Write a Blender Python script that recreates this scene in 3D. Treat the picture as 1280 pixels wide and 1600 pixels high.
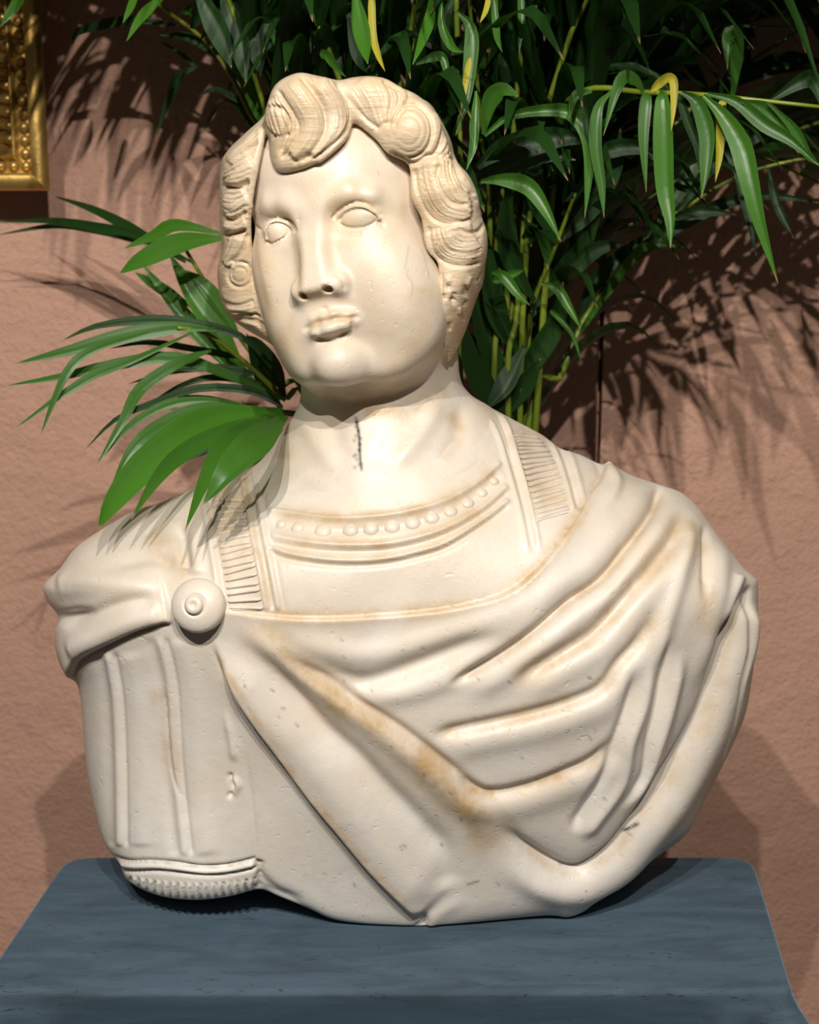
import bpy, math, random
import numpy as np
from mathutils import Vector

for o in list(bpy.data.objects):
    bpy.data.objects.remove(o)
SC = bpy.context.scene
COL = SC.collection

# ------------------------------------------------------------------ camera
FPX, PITCH, CAMZ = 2270.0, math.radians(12.8), 1.67
cd = bpy.data.cameras.new('camera'); cam = bpy.data.objects.new('camera', cd); COL.objects.link(cam)
cam.location = (0, 0, CAMZ); cam.rotation_euler = (math.pi/2-PITCH, 0, 0)
cd.sensor_fit = 'HORIZONTAL'; cd.sensor_width = 36; cd.lens = FPX/1280*36
cd.clip_start = .05
cd.dof.use_dof = True; cd.dof.focus_distance = 1.13; cd.dof.aperture_fstop = 11
SC.camera = cam

# ------------------------------------------------------------------ world, lights, exposure
W = bpy.data.worlds.new('world'); SC.world = W; W.use_nodes = True
W.node_tree.nodes['Background'].inputs[0].default_value = (1.0, .9, .78, 1)
W.node_tree.nodes['Background'].inputs[1].default_value = .07
SC.view_settings.view_transform = 'Standard'; SC.view_settings.look = 'None'
SC.view_settings.gamma = 1; SC.view_settings.use_curve_mapping = False
SC.view_settings.exposure = -0.08

def spot(name, loc, tgt, power, col, size=.05, angle=60):
    l = bpy.data.lights.new(name, 'SPOT'); l.energy = power; l.color = col
    l.shadow_soft_size = size; l.spot_size = math.radians(angle); l.spot_blend = .5
    o = bpy.data.objects.new(name, l); COL.objects.link(o)
    o.location = loc
    o.rotation_euler = (Vector(tgt)-Vector(loc)).to_track_quat('-Z', 'Y').to_euler()
    return o
for lx, ly, lz, pw in ((-.42, -.42, 2.74, 94), (-.16, -.40, 2.80, 88), (.20, -.44, 2.70, 104)):
    spot('track_spot', (lx, ly, lz), (-.10, 1.2, 1.35), pw, (1, .945, .86), .012, 58)

# ------------------------------------------------------------------ numeric helpers
CP = np.array([0, 0, CAMZ]); cp_, sp_ = math.cos(PITCH), math.sin(PITCH)
F3 = np.array([0, cp_, -sp_]); U3 = np.array([0, sp_, cp_])
def proj(P):
    d = P-CP.astype(P.dtype)
    z = d[:, 1]*cp_-d[:, 2]*sp_
    z = np.maximum(z, .05)
    return 640+FPX*d[:, 0]/z, 800-FPX*(d[:, 1]*sp_+d[:, 2]*cp_)/z
def ray(u, v):
    return F3+(u-640)/FPX*np.array([1., 0, 0])-(v-800)/FPX*U3
def un_y(u, v, y):
    d = ray(u, v); return CP+d*(y/d[1])
def un_z(u, v, z):
    d = ray(u, v); return CP+d*((z-CAMZ)/d[2])

def crom(pts, n=6):
    p = np.array(pts, float)
    if len(p) < 3: 
        t = np.linspace(0, 1, n+1)[:, None]; return p[0]*(1-t)+p[-1]*t
    q = np.vstack([2*p[0]-p[1], p, 2*p[-1]-p[-2]]); out = []
    for i in range(len(p)-1):
        a, b, c, d = q[i:i+4]
        for t in np.linspace(0, 1, n, endpoint=False):
            out.append(.5*((2*b)+(c-a)*t+(2*a-5*b+4*c-d)*t*t+(3*b-a-3*c+d)*t**3))
    out.append(p[-1]); return np.array(out)

X0, Y0_, GW, GH = -60, -60, 1400, 1720           # pixel-space maps with a margin
class Map:
    def __init__(s, res=1):
        s.r = res; s.w = GW//res; s.h = GH//res
        s.a = np.zeros((s.h, s.w), np.float32)
    def at(s, u, v):
        x = np.clip((u-X0)/s.r, 0, s.w-1.01); y = np.clip((v-Y0_)/s.r, 0, s.h-1.01)
        i = x.astype(np.int32); j = y.astype(np.int32); fx = x-i; fy = y-j; a = s.a
        return (a[j, i]*(1-fx)+a[j, i+1]*fx)*(1-fy)+(a[j+1, i]*(1-fx)+a[j+1, i+1]*fx)*fy
    def stroke(s, pts, w, h, kind='gauss', taper=(.15, .15), n=5, mode='add', w2=None):
        """a carved line: w width px, h height; kind gauss | step (raised on the right-hand side of travel)"""
        c = crom(pts, n); w2 = w2 or w
        m = 3.2*max(w, w2)+2
        x0 = int(max((c[:, 0].min()-m-X0)//s.r, 0)); x1 = int(min((c[:, 0].max()+m-X0)//s.r+2, s.w))
        y0 = int(max((c[:, 1].min()-m-Y0_)//s.r, 0)); y1 = int(min((c[:, 1].max()+m-Y0_)//s.r+2, s.h))
        if x1 <= x0 or y1 <= y0: return
        gx, gy = np.meshgrid(np.arange(x0, x1)*s.r+X0, np.arange(y0, y1)*s.r+Y0_)
        gx = gx.astype(np.float32); gy = gy.astype(np.float32)
        best = np.full(gx.shape, 1e9, np.float32); bt = np.zeros_like(best); bs = np.zeros_like(best)
        L = np.hypot(*(c[1:]-c[:-1]).T); cum = np.concatenate([[0], np.cumsum(L)]); tot = cum[-1]+1e-6
        for i in range(len(c)-1):
            a = c[i]; d = c[i+1]-a; l2 = d@d
            if l2 < 1e-9: continue
            px = gx-a[0]; py = gy-a[1]
            t = np.clip((px*d[0]+py*d[1])/l2, 0, 1)
            dx = px-t*d[0]; dy = py-t*d[1]; q = dx*dx+dy*dy
            k = q < best
            best = np.where(k, q, best); bt = np.where(k, (cum[i]+t*L[i])/tot, bt)
            bs = np.where(k, d[0]*py-d[1]*px, bs)
        dist = np.sqrt(best); tp = np.ones_like(bt)
        if taper[0] > 0: tp *= np.clip(bt/taper[0], 0, 1)
        if taper[1] > 0: tp *= np.clip((1-bt)/taper[1], 0, 1)
        tp = tp*tp*(3-2*tp)
        ww = w+(w2-w)*bt
        if kind == 'gauss': val = h*np.exp(-(dist/ww)**2)*tp
        elif kind == 'step':                     # sharp on the left, long falling slope on the right
            sd = dist*np.sign(bs)
            val = h*tp*np.where(sd > 0, np.exp(-(sd/ww)), 0)
            edge = 1/(1+np.exp(-np.clip(sd/1.6, -30, 30)))
            val = h*tp*np.exp(-np.maximum(sd, 0)/ww)*edge
        elif kind == 'pipe': val = h*np.sqrt(np.clip(1-(dist/ww)**2, 0, 1))*tp
        b = s.a[y0:y1, x0:x1]
        if mode == 'add': b += val
        elif mode == 'max': np.maximum(b, val, out=b)
    def disc(s, u, v, r, h, soft=2., ry=None):
        ry = ry or r; m = max(r, ry)+4*soft
        x0 = int(max((u-m-X0)//s.r, 0)); x1 = int(min((u+m-X0)//s.r+2, s.w)); y0 = int(max((v-m-Y0_)//s.r, 0)); y1 = int(min((v+m-Y0_)//s.r+2, s.h))
        gx, gy = np.meshgrid(np.arange(x0, x1)*s.r+X0, np.arange(y0, y1)*s.r+Y0_)
        d = (np.hypot((gx-u)/r, (gy-v)/ry)-1)*min(r, ry)
        s.a[y0:y1, x0:x1] += h/(1+np.exp(np.clip(d/soft, -30, 30)))
    def blur(s, n):
        for _ in range(n):
            a = s.a; a = (np.roll(a, 1, 0)+2*a+np.roll(a, -1, 0))/4; s.a = (np.roll(a, 1, 1)+2*a+np.roll(a, -1, 1))/4

def poly_sdf(pts, res=4, n=4, smooth=True):
    """signed distance in px to a traced outline (negative inside)"""
    c = crom(list(pts)+[pts[0]], n) if smooth else np.array(list(pts)+[pts[0]], float)
    M = Map(res); gx, gy = np.meshgrid(np.arange(M.w)*res+X0, np.arange(M.h)*res+Y0_)
    gx = gx.astype(np.float32); gy = gy.astype(np.float32)
    best = np.full(gx.shape, 1e12, np.float32); ins = np.zeros(gx.shape, bool)
    for i in range(len(c)-1):
        a = c[i]; d = c[i+1]-a; l2 = d@d
        if l2 < 1e-9: continue
        px = gx-a[0]; py = gy-a[1]; t = np.clip((px*d[0]+py*d[1])/l2, 0, 1)
        best = np.minimum(best, (px-t*d[0])**2+(py-t*d[1])**2)
        b = c[i+1]
        if a[1] != b[1]:
            k = ((a[1] > gy) != (b[1] > gy)) & (gx < (b[0]-a[0])*(gy-a[1])/(b[1]-a[1])+a[0]); ins ^= k
    M.a = np.sqrt(best)*np.where(ins, -1, 1); M.a = M.a.astype(np.float32); return M

def rbf_map(ctrl, res=8):
    """thin-plate surface through (u, v, value) control points"""
    C = np.array(ctrl, float); p = C[:, :2]/1000; n = len(p)
    def ph(r2): return np.where(r2 > 1e-12, .5*r2*np.log(r2+1e-12), 0)
    K = ph(((p[:, None]-p[None])**2).sum(-1))+1e-4*np.eye(n); P = np.c_[np.ones(n), p]
    A = np.block([[K, P], [P.T, np.zeros((3, 3))]]); w = np.linalg.solve(A, np.r_[C[:, 2], 0, 0, 0])
    M = Map(res); gx, gy = np.meshgrid(np.arange(M.w)*res+X0, np.arange(M.h)*res+Y0_); g = np.stack([gx, gy], -1)/1000.
    out = w[n]+w[n+1]*g[..., 0]+w[n+2]*g[..., 1]
    for i in range(n): out = out+w[i]*ph(((g-p[i])**2).sum(-1))
    M.a = out.astype(np.float32); return M

def smin(a, b, k):
    h = np.maximum(k-np.abs(a-b), 0)/k; return np.minimum(a, b)-h*h*k*.25
def smax(a, b, k): return -smin(-a, -b, k)
def ell(P, c, r):
    q = (P-np.array(c, P.dtype))/np.array(r, P.dtype); k0 = np.sqrt((q*q).sum(1))+1e-9
    k1 = np.sqrt(((q/np.array(r, P.dtype))**2).sum(1))+1e-9
    return k0*(k0-1)/k1
def cap(P, a, b, ra, rb):
    a = np.array(a, P.dtype); b = np.array(b, P.dtype); d = b-a; t = np.clip(((P-a)@d)/(d@d), 0, 1)
    return np.sqrt(((P-a-t[:, None]*d)**2).sum(1))-(ra+(rb-ra)*t)
def chain(P, pts, rs, k=None):
    d = None
    for i in range(len(pts)-1):
        e = cap(P, pts[i], pts[i+1], rs[i], rs[i+1]); d = e if d is None else (np.minimum(d, e) if k is None else smin(d, e, k))
    return d

def surface_nets(fn, lo, hi, h, S=4, band=1.25):
    """mesh the zero set of fn inside a box, evaluating the fine grid only near the surface"""
    lo = np.array(lo, float); hi = np.array(hi, float)
    nc = np.ceil((hi-lo)/(h*S)).astype(int)+1; n = (nc-1)*S+1
    ax = [lo[i]+np.arange(nc[i])*h*S for i in range(3)]
    G = np.stack(np.meshgrid(*ax, indexing='ij'), -1).reshape(-1, 3).astype(np.float32)
    cv = np.concatenate([fn(g) for g in np.array_split(G, max(1, len(G)//300000))]).reshape(nc)
    near = np.abs(cv) < h*S*band
    act = np.zeros(nc-1, bool)
    for dx in (0, 1):
        for dy in (0, 1):
            for dz in (0, 1): act |= near[dx:nc[0]-1+dx, dy:nc[1]-1+dy, dz:nc[2]-1+dz]
    V = np.repeat(np.repeat(np.repeat(np.where(cv < 0, -1., 1.).astype(np.float32), S, 0), S, 1), S, 2)[:n[0], :n[1], :n[2]].copy()
    ev = np.zeros(n, bool)
    e = np.repeat(np.repeat(np.repeat(act, S, 0), S, 1), S, 2)
    for dx in (0, 1):
        for dy in (0, 1):
            for dz in (0, 1): ev[dx:e.shape[0]+dx, dy:e.shape[1]+dy, dz:e.shape[2]+dz] |= e
    idx = np.argwhere(ev)
    vals = np.concatenate([fn((lo+q*h).astype(np.float32)) for q in np.array_split(idx, max(1, len(idx)//300000))])
    V[ev] = vals
    V[0] = V[-1] = 1; V[:, 0] = V[:, -1] = 1; V[:, :, 0] = V[:, :, -1] = 1
    s = V < 0
    cnt = np.zeros(np.array(n)-1, np.int8)
    for dx in (0, 1):
        for dy in (0, 1):
            for dz in (0, 1): cnt += s[dx:n[0]-1+dx, dy:n[1]-1+dy, dz:n[2]-1+dz]
    mix = (cnt > 0) & (cnt < 8); cells = np.argwhere(mix)
    vid = np.full(mix.shape, -1, np.int64); vid[mix] = np.arange(len(cells))
    acc = np.zeros((len(cells), 3)); num = np.zeros(len(cells))
    cor = [(a, b, c) for a in (0, 1) for b in (0, 1) for c in (0, 1)]
    cval = {c: V[cells[:, 0]+c[0], cells[:, 1]+c[1], cells[:, 2]+c[2]] for c in cor}
    for a in cor:
        for k in range(3):
            if a[k]: continue
            b = list(a); b[k] = 1; b = tuple(b)
            va, vb = cval[a], cval[b]; cr = (va < 0) != (vb < 0)
            t = va/np.where(cr, va-vb, 1); pt = np.tile(np.array(a, float), (len(cells), 1)); pt[:, k] += t
            acc += np.where(cr[:, None], pt, 0); num += cr
    verts = lo+(cells+acc/num[:, None])*h
    faces = []
    for k in range(3):
        i, j = (k+1) % 3, (k+2) % 3
        A = [slice(None)]*3; B = [slice(None)]*3; A[k] = slice(0, -1); B[k] = slice(1, None)
        cr = s[tuple(A)] != s[tuple(B)]; E = np.argwhere(cr)
        E = E[(E[:, i] > 0) & (E[:, j] > 0) & (E[:, i] < n[i]-1) & (E[:, j] < n[j]-1)]
        q = []
        for di, dj in ((0, 0), (-1, 0), (-1, -1), (0, -1)):
            c = E.copy(); c[:, i] += di; c[:, j] += dj; q.append(vid[c[:, 0], c[:, 1], c[:, 2]])
        q = np.stack(q, 1); neg = s[E[:, 0], E[:, 1], E[:, 2]]
        q[~neg] = q[~neg][:, ::-1]; faces.append(q)
    return verts, np.concatenate(faces)

def vnormals(V, Fq):
    nrm = np.cross(V[Fq[:, 2]]-V[Fq[:, 0]], V[Fq[:, 3]]-V[Fq[:, 1]]); out = np.zeros_like(V)
    for k in range(4):
        for c in range(3): out[:, c] += np.bincount(Fq[:, k], nrm[:, c], len(V))
    return out/(np.linalg.norm(out, axis=1, keepdims=True)+1e-12)
def relax(V, Fq, it=1, lam=.5):
    e = np.concatenate([Fq[:, [0, 1]], Fq[:, [1, 2]], Fq[:, [2, 3]], Fq[:, [3, 0]]])
    deg = np.bincount(e[:, 0], minlength=len(V))+np.bincount(e[:, 1], minlength=len(V))
    for _ in range(it):
        acc = np.zeros_like(V)
        for c in range(3):
            acc[:, c] = np.bincount(e[:, 0], V[e[:, 1], c], len(V))+np.bincount(e[:, 1], V[e[:, 0], c], len(V))
        V = V+(acc/np.maximum(deg, 1)[:, None]-V)*lam
    return V
def facing(V, N):
    d = CP-V; d /= np.linalg.norm(d, axis=1, keepdims=True); return (N*d).sum(1)
def sculpt(V, Fq, M, lo=.05, hi=.35):
    """push vertices along their normals by a carved relief (mm)"""
    N = vnormals(V, Fq); w = np.clip((facing(V, N)-lo)/(hi-lo), 0, 1); w = w*w*(3-2*w)
    u, v = proj(V); return V+N*(M.at(u, v)*w*.001)[:, None]

def mesh_np(name, V, Fq, mat, parent=None, smooth=True, col=None):
    me = bpy.data.meshes.new(name)
    me.from_pydata(np.asarray(V).tolist(), [], np.asarray(Fq).tolist())
    if smooth: me.polygons.foreach_set('use_smooth', np.ones(len(me.polygons), bool))
    if col is not None:
        at = me.color_attributes.new('stain_shade', 'FLOAT_COLOR', 'POINT')
        at.data.foreach_set('color', np.c_[col, np.ones(len(col))].astype(np.float32).ravel())
    me.materials.append(mat); me.update()
    o = bpy.data.objects.new(name, me); COL.objects.link(o)
    if parent is not None:
        o.parent = parent; o.matrix_parent_inverse = parent.matrix_world.inverted()
    return o
def empty(name, loc):
    o = bpy.data.objects.new(name, None); COL.objects.link(o); o.location = loc; o.empty_display_size = .05
    bpy.context.view_layer.update(); return o
def tag(o, label, cat, group=None):
    o['label'] = label; o['category'] = cat
    if group: o['group'] = group

# ------------------------------------------------------------------ materials
class NT:
    def __init__(s, name):
        s.m = bpy.data.materials.new(name); s.m.use_nodes = True; s.t = s.m.node_tree; s.n = s.t.nodes
        s.b = s.n['Principled BSDF']
    def node(s, typ, **kw):
        x = s.n.new(typ)
        for k, v in kw.items():
            if k.startswith('i_'): x.inputs[k[2:].replace('_', ' ')].default_value = v
            else: setattr(x, k, v)
        return x
    def link(s, a, b): s.t.links.new(a, b)
    def coords(s): 
        return s.node('ShaderNodeTexCoord').outputs['Object']
    def noise(s, scale, detail=4, rough=.5, vec=None, dist=0):
        x = s.node('ShaderNodeTexNoise'); x.inputs['Scale'].default_value = scale; x.inputs['Detail'].default_value = detail
        x.inputs['Roughness'].default_value = rough; x.inputs['Distortion'].default_value = dist
        s.link(vec if vec is not None else s.coords(), x.inputs['Vector']); return x.outputs['Fac']
    def ramp(s, fac, stops):
        x = s.node('ShaderNodeValToRGB'); e = x.color_ramp.elements
        while len(e) < len(stops): e.new(.5)
        for a, (p, c) in zip(e, stops):
            a.position = p; a.color = c if len(c) == 4 else (*c, 1)
        s.link(fac, x.inputs['Fac']); return x.outputs['Color']
    def mix(s, fac, a, b, blend='MIX'):
        x = s.node('ShaderNodeMix', data_type='RGBA', blend_type=blend)
        for sock, val in ((x.inputs[0], fac), (x.inputs[6], a), (x.inputs[7], b)):
            if hasattr(val, 'links') or isinstance(val, bpy.types.NodeSocket): s.link(val, sock)
            elif isinstance(val, (int, float)): sock.default_value = val
            else: sock.default_value = (*val, 1) if len(val) == 3 else val
        return x.outputs[2]
    def math(s, op, a, b=0.):
        x = s.node('ShaderNodeMath', operation=op)
        for sock, val in ((x.inputs[0], a), (x.inputs[1], b)):
            if isinstance(val, bpy.types.NodeSocket): s.link(val, sock)
            else: sock.default_value = val
        return x.outputs[0]
    def bump(s, h, strength=.2, dist=.002):
        x = s.node('ShaderNodeBump'); x.inputs['Strength'].default_value = strength; x.inputs['Distance'].default_value = dist
        s.link(h, x.inputs['Height']); s.link(x.outputs[0], s.b.inputs['Normal'])
    def set(s, **kw):
        for k, v in kw.items():
            i = s.b.inputs[k.replace('_', ' ')]
            if isinstance(v, bpy.types.NodeSocket): s.link(v, i)
            else: i.default_value = (*v, 1) if isinstance(v, tuple) and len(v) == 3 else v
        return s

def mat_marble(name, strands=False, rough=.42):
    t = NT(name); co = t.coords()
    st = t.node('ShaderNodeVertexColor', layer_name='stain_shade').outputs['Color']
    sep = t.node('ShaderNodeSeparateColor'); t.link(st, sep.inputs[0])
    base = t.mix(t.ramp(t.noise(9, 6, .6, co, .6), [(.35, (0, 0, 0)), (.7, (1, 1, 1))]), (.735, .705, .67), (.64, .57, .48))
    grey = t.ramp(t.noise(14, 8, .7, co, 1.2), [(.45, (0, 0, 0)), (.75, (.55, .55, .55))])
    base = t.mix(grey, base, (.54, .525, .52))
    patch = t.ramp(t.noise(30, 6, .65, co, .4), [(.42, (.35, .35, .35)), (.62, (1, 1, 1))])
    base = t.mix(t.math('MULTIPLY', sep.outputs[0], patch), base, (.44, .29, .13))      # brown patina and painted face shadows
    base = t.mix(t.math('MULTIPLY', sep.outputs[2], t.ramp(t.noise(16, 6, .6, co, .5), [(.3, (.45, .45, .45)), (.65, (1, 1, 1))])), base, (.56, .42, .26))                              # warm tone
    fl = t.ramp(t.noise(120, 3, .6, co), [(.66, (0, 0, 0)), (.74, (.7, .7, .7))])
    base = t.mix(t.math('MULTIPLY', fl, t.ramp(t.noise(7, 2, .5, co), [(.5, (0, 0, 0)), (.65, (1, 1, 1))])), base, (.36, .24, .14))
    base = t.mix(sep.outputs[1], base, (.04, .035, .04))                             # dark scratches
    t.set(Base_Color=base, Roughness=t.math('ADD', t.math('MULTIPLY', t.noise(25, 4, .5, co), .25), rough-.12))
    t.b.inputs['Subsurface Weight'].default_value = .12; t.b.inputs['Subsurface Radius'].default_value = (.008, .006, .004)
    t.b.inputs['Subsurface Scale'].default_value = .5
    hgt = t.math('ADD', t.noise(40, 8, .68, co), t.math('MULTIPLY', t.noise(420, 3, .6, co), .2))
    hgt = t.math('SUBTRACT', hgt, t.math('MULTIPLY', t.ramp(t.noise(150, 2, .5, co), [(.66, (0, 0, 0)), (.75, (1, 1, 1))]), .5))      # small pits
    if strands:                                                                                                                      # chiselled hair lines
        mp = t.node('ShaderNodeMapping'); mp.inputs['Scale'].default_value = (.35, .35, 1.6); t.link(co, mp.inputs['Vector'])
        hgt = t.math('ADD', hgt, t.math('MULTIPLY', t.noise(120, 3, .55, mp.outputs[0], 1.1), 1.6))
    t.bump(hgt, .36, .0016)
    return t.m
M_MARBLE = mat_marble('carved_marble'); M_HAIR = mat_marble('carved_marble_hair', True)

# ==================================================================  STRUCTURE
WALL_Y = 1.75
def mat_wall():
    t = NT('pink_plaster'); co = t.coords()
    c = t.mix(t.ramp(t.noise(3, 5, .6, co), [(.35, (0, 0, 0)), (.7, (1, 1, 1))]), (.52, .30, .215), (.45, .262, .195))
    c = t.mix(t.ramp(t.noise(40, 5, .7, co), [(.60, (0, 0, 0)), (.70, (.6, .6, .6))]), c, (.33, .20, .16))
    t.set(Base_Color=c, Roughness=.8)
    t.bump(t.math('ADD', t.noise(18, 6, .6, co), t.math('MULTIPLY', t.noise(140, 4, .6, co), .3)), 1., .008)
    return t.m
def box(name, lo, hi, mat, parent=None):
    (a, b, c), (d, e, f) = lo, hi
    V = [(a, b, c), (d, b, c), (d, e, c), (a, e, c), (a, b, f), (d, b, f), (d, e, f), (a, e, f)]
    Fq = [(0, 3, 2, 1), (4, 5, 6, 7), (0, 1, 5, 4), (1, 2, 6, 5), (2, 3, 7, 6), (3, 0, 4, 7)]
    return mesh_np(name, V, Fq, mat, parent, False)
MW = mat_wall()
gx0 = un_y(938, 600, WALL_Y)[0]; gz1 = un_y(938, 395, WALL_Y)[2]
def wall_mesh():
    V = []; Fq = []
    def bx(lo, hi):
        (x0, y0, z0), (x1, y1, z1) = lo, hi; b = len(V)
        V.extend([(x0, y0, z0), (x1, y0, z0), (x1, y1, z0), (x0, y1, z0), (x0, y0, z1), (x1, y0, z1), (x1, y1, z1), (x0, y1, z1)])
        Fq.extend([tuple(b+k for k in f) for f in ((0, 3, 2, 1), (4, 5, 6, 7), (0, 1, 5, 4), (1, 2, 6, 5), (2, 3, 7, 6), (3, 0, 4, 7))])
    w = .0028
    bx((-2.5, WALL_Y, 0), (gx0-w, WALL_Y+.1, 3.4)); bx((gx0+w, WALL_Y, 0), (2.5, WALL_Y+.1, 3.4))
    bx((gx0-w, WALL_Y, gz1), (gx0+w, WALL_Y+.1, 3.4)); bx((gx0-w, WALL_Y+.03, 0), (gx0+w, WALL_Y+.1, gz1))   # open plaster joint
    return mesh_np('wall_back', V, Fq, MW, None, False)
wall = wall_mesh(); wall['kind'] = 'structure'
tf = NT('terracotta_floor'); tf.set(Base_Color=(.22, .15, .11), Roughness=.6)
fl = box('floor', (-2.5, -2, -.05), (2.5, WALL_Y+.1, 0), tf.m); fl['kind'] = 'structure'

# ==================================================================  BUST
# ---- pose of the head, fitted to the landmarks of the face
def rot3(y, p, r):
    cy, sy = math.cos(y), math.sin(y); c, s = math.cos(p), math.sin(p); a, b = math.cos(r), math.sin(r)
    return np.array([[a, -b, 0], [b, a, 0], [0, 0, 1]]) @ np.array([[cy, 0, sy], [0, 1, 0], [-sy, 0, cy]]) @ np.array([[1, 0, 0], [0, c, -s], [0, s, c]])
HEAD_R = np.array([[1, 0, 0], [0, 0, -1], [0, 1, 0.]]) @ rot3(math.radians(-17), math.radians(-6), math.radians(11.5))
HEAD_O = np.array(un_y(497, 352, 1.12)); 
def to_local(P): return (P-HEAD_O.astype(P.dtype)) @ (HEAD_R*1000).astype(P.dtype)       # mm
def Lp(u, v, Z):
    """local point (mm) seen at pixel u,v on the head plane Z"""
    o = (CP-HEAD_O) @ HEAD_R*1000; d = ray(u, v) @ HEAD_R; t = (Z-o[2])/d[2]; return o+t*d

def zoom(k, ox, oy, L): return [(x/k+ox, y/k+oy) for x, y in L]
def z1(*L): return zoom(2.56, 300, 90, L)
def z2(*L): return zoom(2.0645, 40, 620, L)
def z3(*L): return zoom(2.0645, 600, 600, L)
def z4(*L): return zoom(2.1333, 60, 950, L)
def z5(*L): return zoom(1.8824, 600, 1000, L)
def zf(*L): return zoom(5, 380, 280, L)

# ---- traced outlines
TORSO = [(560, 640), (470, 660), (440, 680), (412, 716), (385, 733), (345, 750), (311, 757), (253, 779), (209, 794), (156, 828), (117, 857), (93, 889), (67, 915), (74, 940), (92, 964), (86, 988), (88, 1022), (103, 1056),
         (122, 1072), (130, 1137), (137, 1212), (151, 1278), (165, 1320), (187, 1350), (201, 1377), (247, 1399), (304, 1406), (360, 1400), (405, 1389), (435, 1400), (482, 1419), (524, 1437), (599, 1448), (669, 1452),
         (759, 1441), (855, 1431), (887, 1437), (913, 1425), (940, 1401), (982, 1377), (1025, 1340), (1073, 1303), (1110, 1234), (1137, 1181), (1163, 1122), (1174, 1069), (1182, 1000), (1185, 915), (1179, 902), (1157, 881), (1113, 823), (1089, 789), (1065, 767),
         (1031, 754), (987, 738), (953, 717), (939, 720), (910, 704), (876, 694), (852, 676), (808, 656), (779, 642), (745, 628), (680, 630)]
NECKHOLE = [(560, 560), (430, 640), (400, 715), (396, 730), (408, 770), (416, 797), (466, 804), (524, 810), (597, 806), (648, 797), (697, 782), (745, 755), (784, 721), (793, 705), (786, 680), (765, 640), (700, 560)]
HEADOUT = [(448, 580), (417, 547), (380, 528), (351, 512), (333, 488), (329, 430), (339, 387), (337, 344), (337, 266), (347, 235), (380, 203), (409, 176), (429, 133), (464, 114), (495, 118), (523, 123), (550, 119), (597, 121), (632, 139), (671, 154), (691, 180),
           (710, 219), (718, 254), (734, 274), (751, 309), (757, 340), (765, 371), (765, 438), (753, 473), (741, 527), (728, 588), (690, 620), (600, 640), (500, 630)]
FACE = [(413, 203), (394, 293), (388, 356), (394, 414), (405, 461), (417, 512), (448, 579), (440, 680), (705, 680), (700, 578), (691, 539), (685, 480), (690, 414), (671, 387), (663, 340), (648, 309), (643, 256), (609, 236), (589, 213), (552, 188), (536, 219), (487, 254), (440, 266), (427, 245), (424, 215)]
S_TORSO = poly_sdf(TORSO); S_NECK = poly_sdf(NECKHOLE); S_HEAD = poly_sdf(HEADOUT, 2); S_FACE = poly_sdf(FACE, 2)
MMPX = .000515

DEPTH = rbf_map([(60, 930, 1.17), (130, 900, 1.135), (200, 860, 1.135), (200, 940, 1.105), (310, 945, 1.092), (350, 850, 1.108), (370, 760, 1.155), (250, 800, 1.165), (420, 720, 1.175), (480, 860, 1.088), (600, 830, 1.092), (600, 760, 1.112), (560, 690, 1.135), (700, 800, 1.103),
                 (600, 920, 1.080), (560, 1050, 1.075), (600, 1200, 1.083), (640, 1330, 1.103), (670, 1450, 1.126), (850, 1430, 1.128), (520, 1430, 1.126), (250, 1060, 1.112), (290, 1200, 1.120), (290, 1330, 1.118), (300, 1400, 1.12), (140, 1150, 1.145), (170, 1320, 1.15), (420, 1250, 1.108), (450, 1390, 1.122),
                 (780, 900, 1.085), (850, 750, 1.155), (780, 690, 1.16), (870, 830, 1.11), (950, 760, 1.155), (1050, 800, 1.15), (950, 900, 1.10), (1000, 1000, 1.092), (1000, 1150, 1.097), (1100, 950, 1.115), (1150, 1000, 1.145), (950, 1290, 1.112), (1050, 1230, 1.13), (1150, 1120, 1.16), (800, 1100, 1.078), (800, 1300, 1.102), (700, 680, 1.15), (900, 680, 1.20), (640, 600, 1.17)])
ROUND = rbf_map([(100, 900, .05), (250, 780, .07), (450, 680, .05), (130, 1200, .05), (200, 1370, .02), (300, 1400, .015), (420, 1390, .012), (600, 1440, .01), (850, 1430, .02), (1000, 1360, .03), (1100, 1200, .04), (1180, 1000, .03), (1150, 880, .04), (1000, 740, .07), (850, 680, .06), (600, 1000, .05)])
def torso_sdf(P, inset=0.):
    u, v = proj(P); y = P[:, 1]
    d = S_TORSO.at(u, v)*MMPX
    fr = (DEPTH.at(u, v)-y)*.92+inset
    k = np.clip(ROUND.at(u, v), .008, .09)
    back = y-1.262+.02*np.abs(u-620)/500
    r = smax(smax(d, fr, k), back, .03)
    return smax(r, 1.0502-P[:, 2], .004)

# ---- relief of the draped torso (heights in mm, lines in picture pixels)
TR = Map(1)
g = TR.stroke
# cloak top edge over the tunic
HEM = [(345, 948), (430, 961), (520, 964), (640, 957), (720, 946), (790, 926), (835, 893), (872, 850), (905, 803), (935, 750), (950, 722)]
g(HEM, 26, 4.5, 'step', (.02, .03))
g(HEM, 3, -1.6, taper=(.02, .02))
G1 = z3((890, 320), (880, 370), (850, 430), (780, 530), (700, 630), (600, 700), (480, 800), (350, 890), (200, 975))
G2 = z3((975, 390), (940, 490), (880, 570), (800, 660), (700, 780), (640, 830), (520, 900), (400, 975))
G3 = z3((890, 710), (820, 830), (760, 900))+z5((640, 140), (560, 180), (430, 220), (250, 260), (130, 285))
G4 = z5((685, 280), (620, 350), (540, 390), (420, 435), (300, 452), (200, 400))
g(G1, 7, -7, taper=(.03, .1)); g(G1, 17, -4, taper=(.05, .15)); g([(x+16, y+22) for x, y in G1], 20, 4.5)
g([(x-14, y-26) for x, y in G1], 20, 3.)
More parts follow.
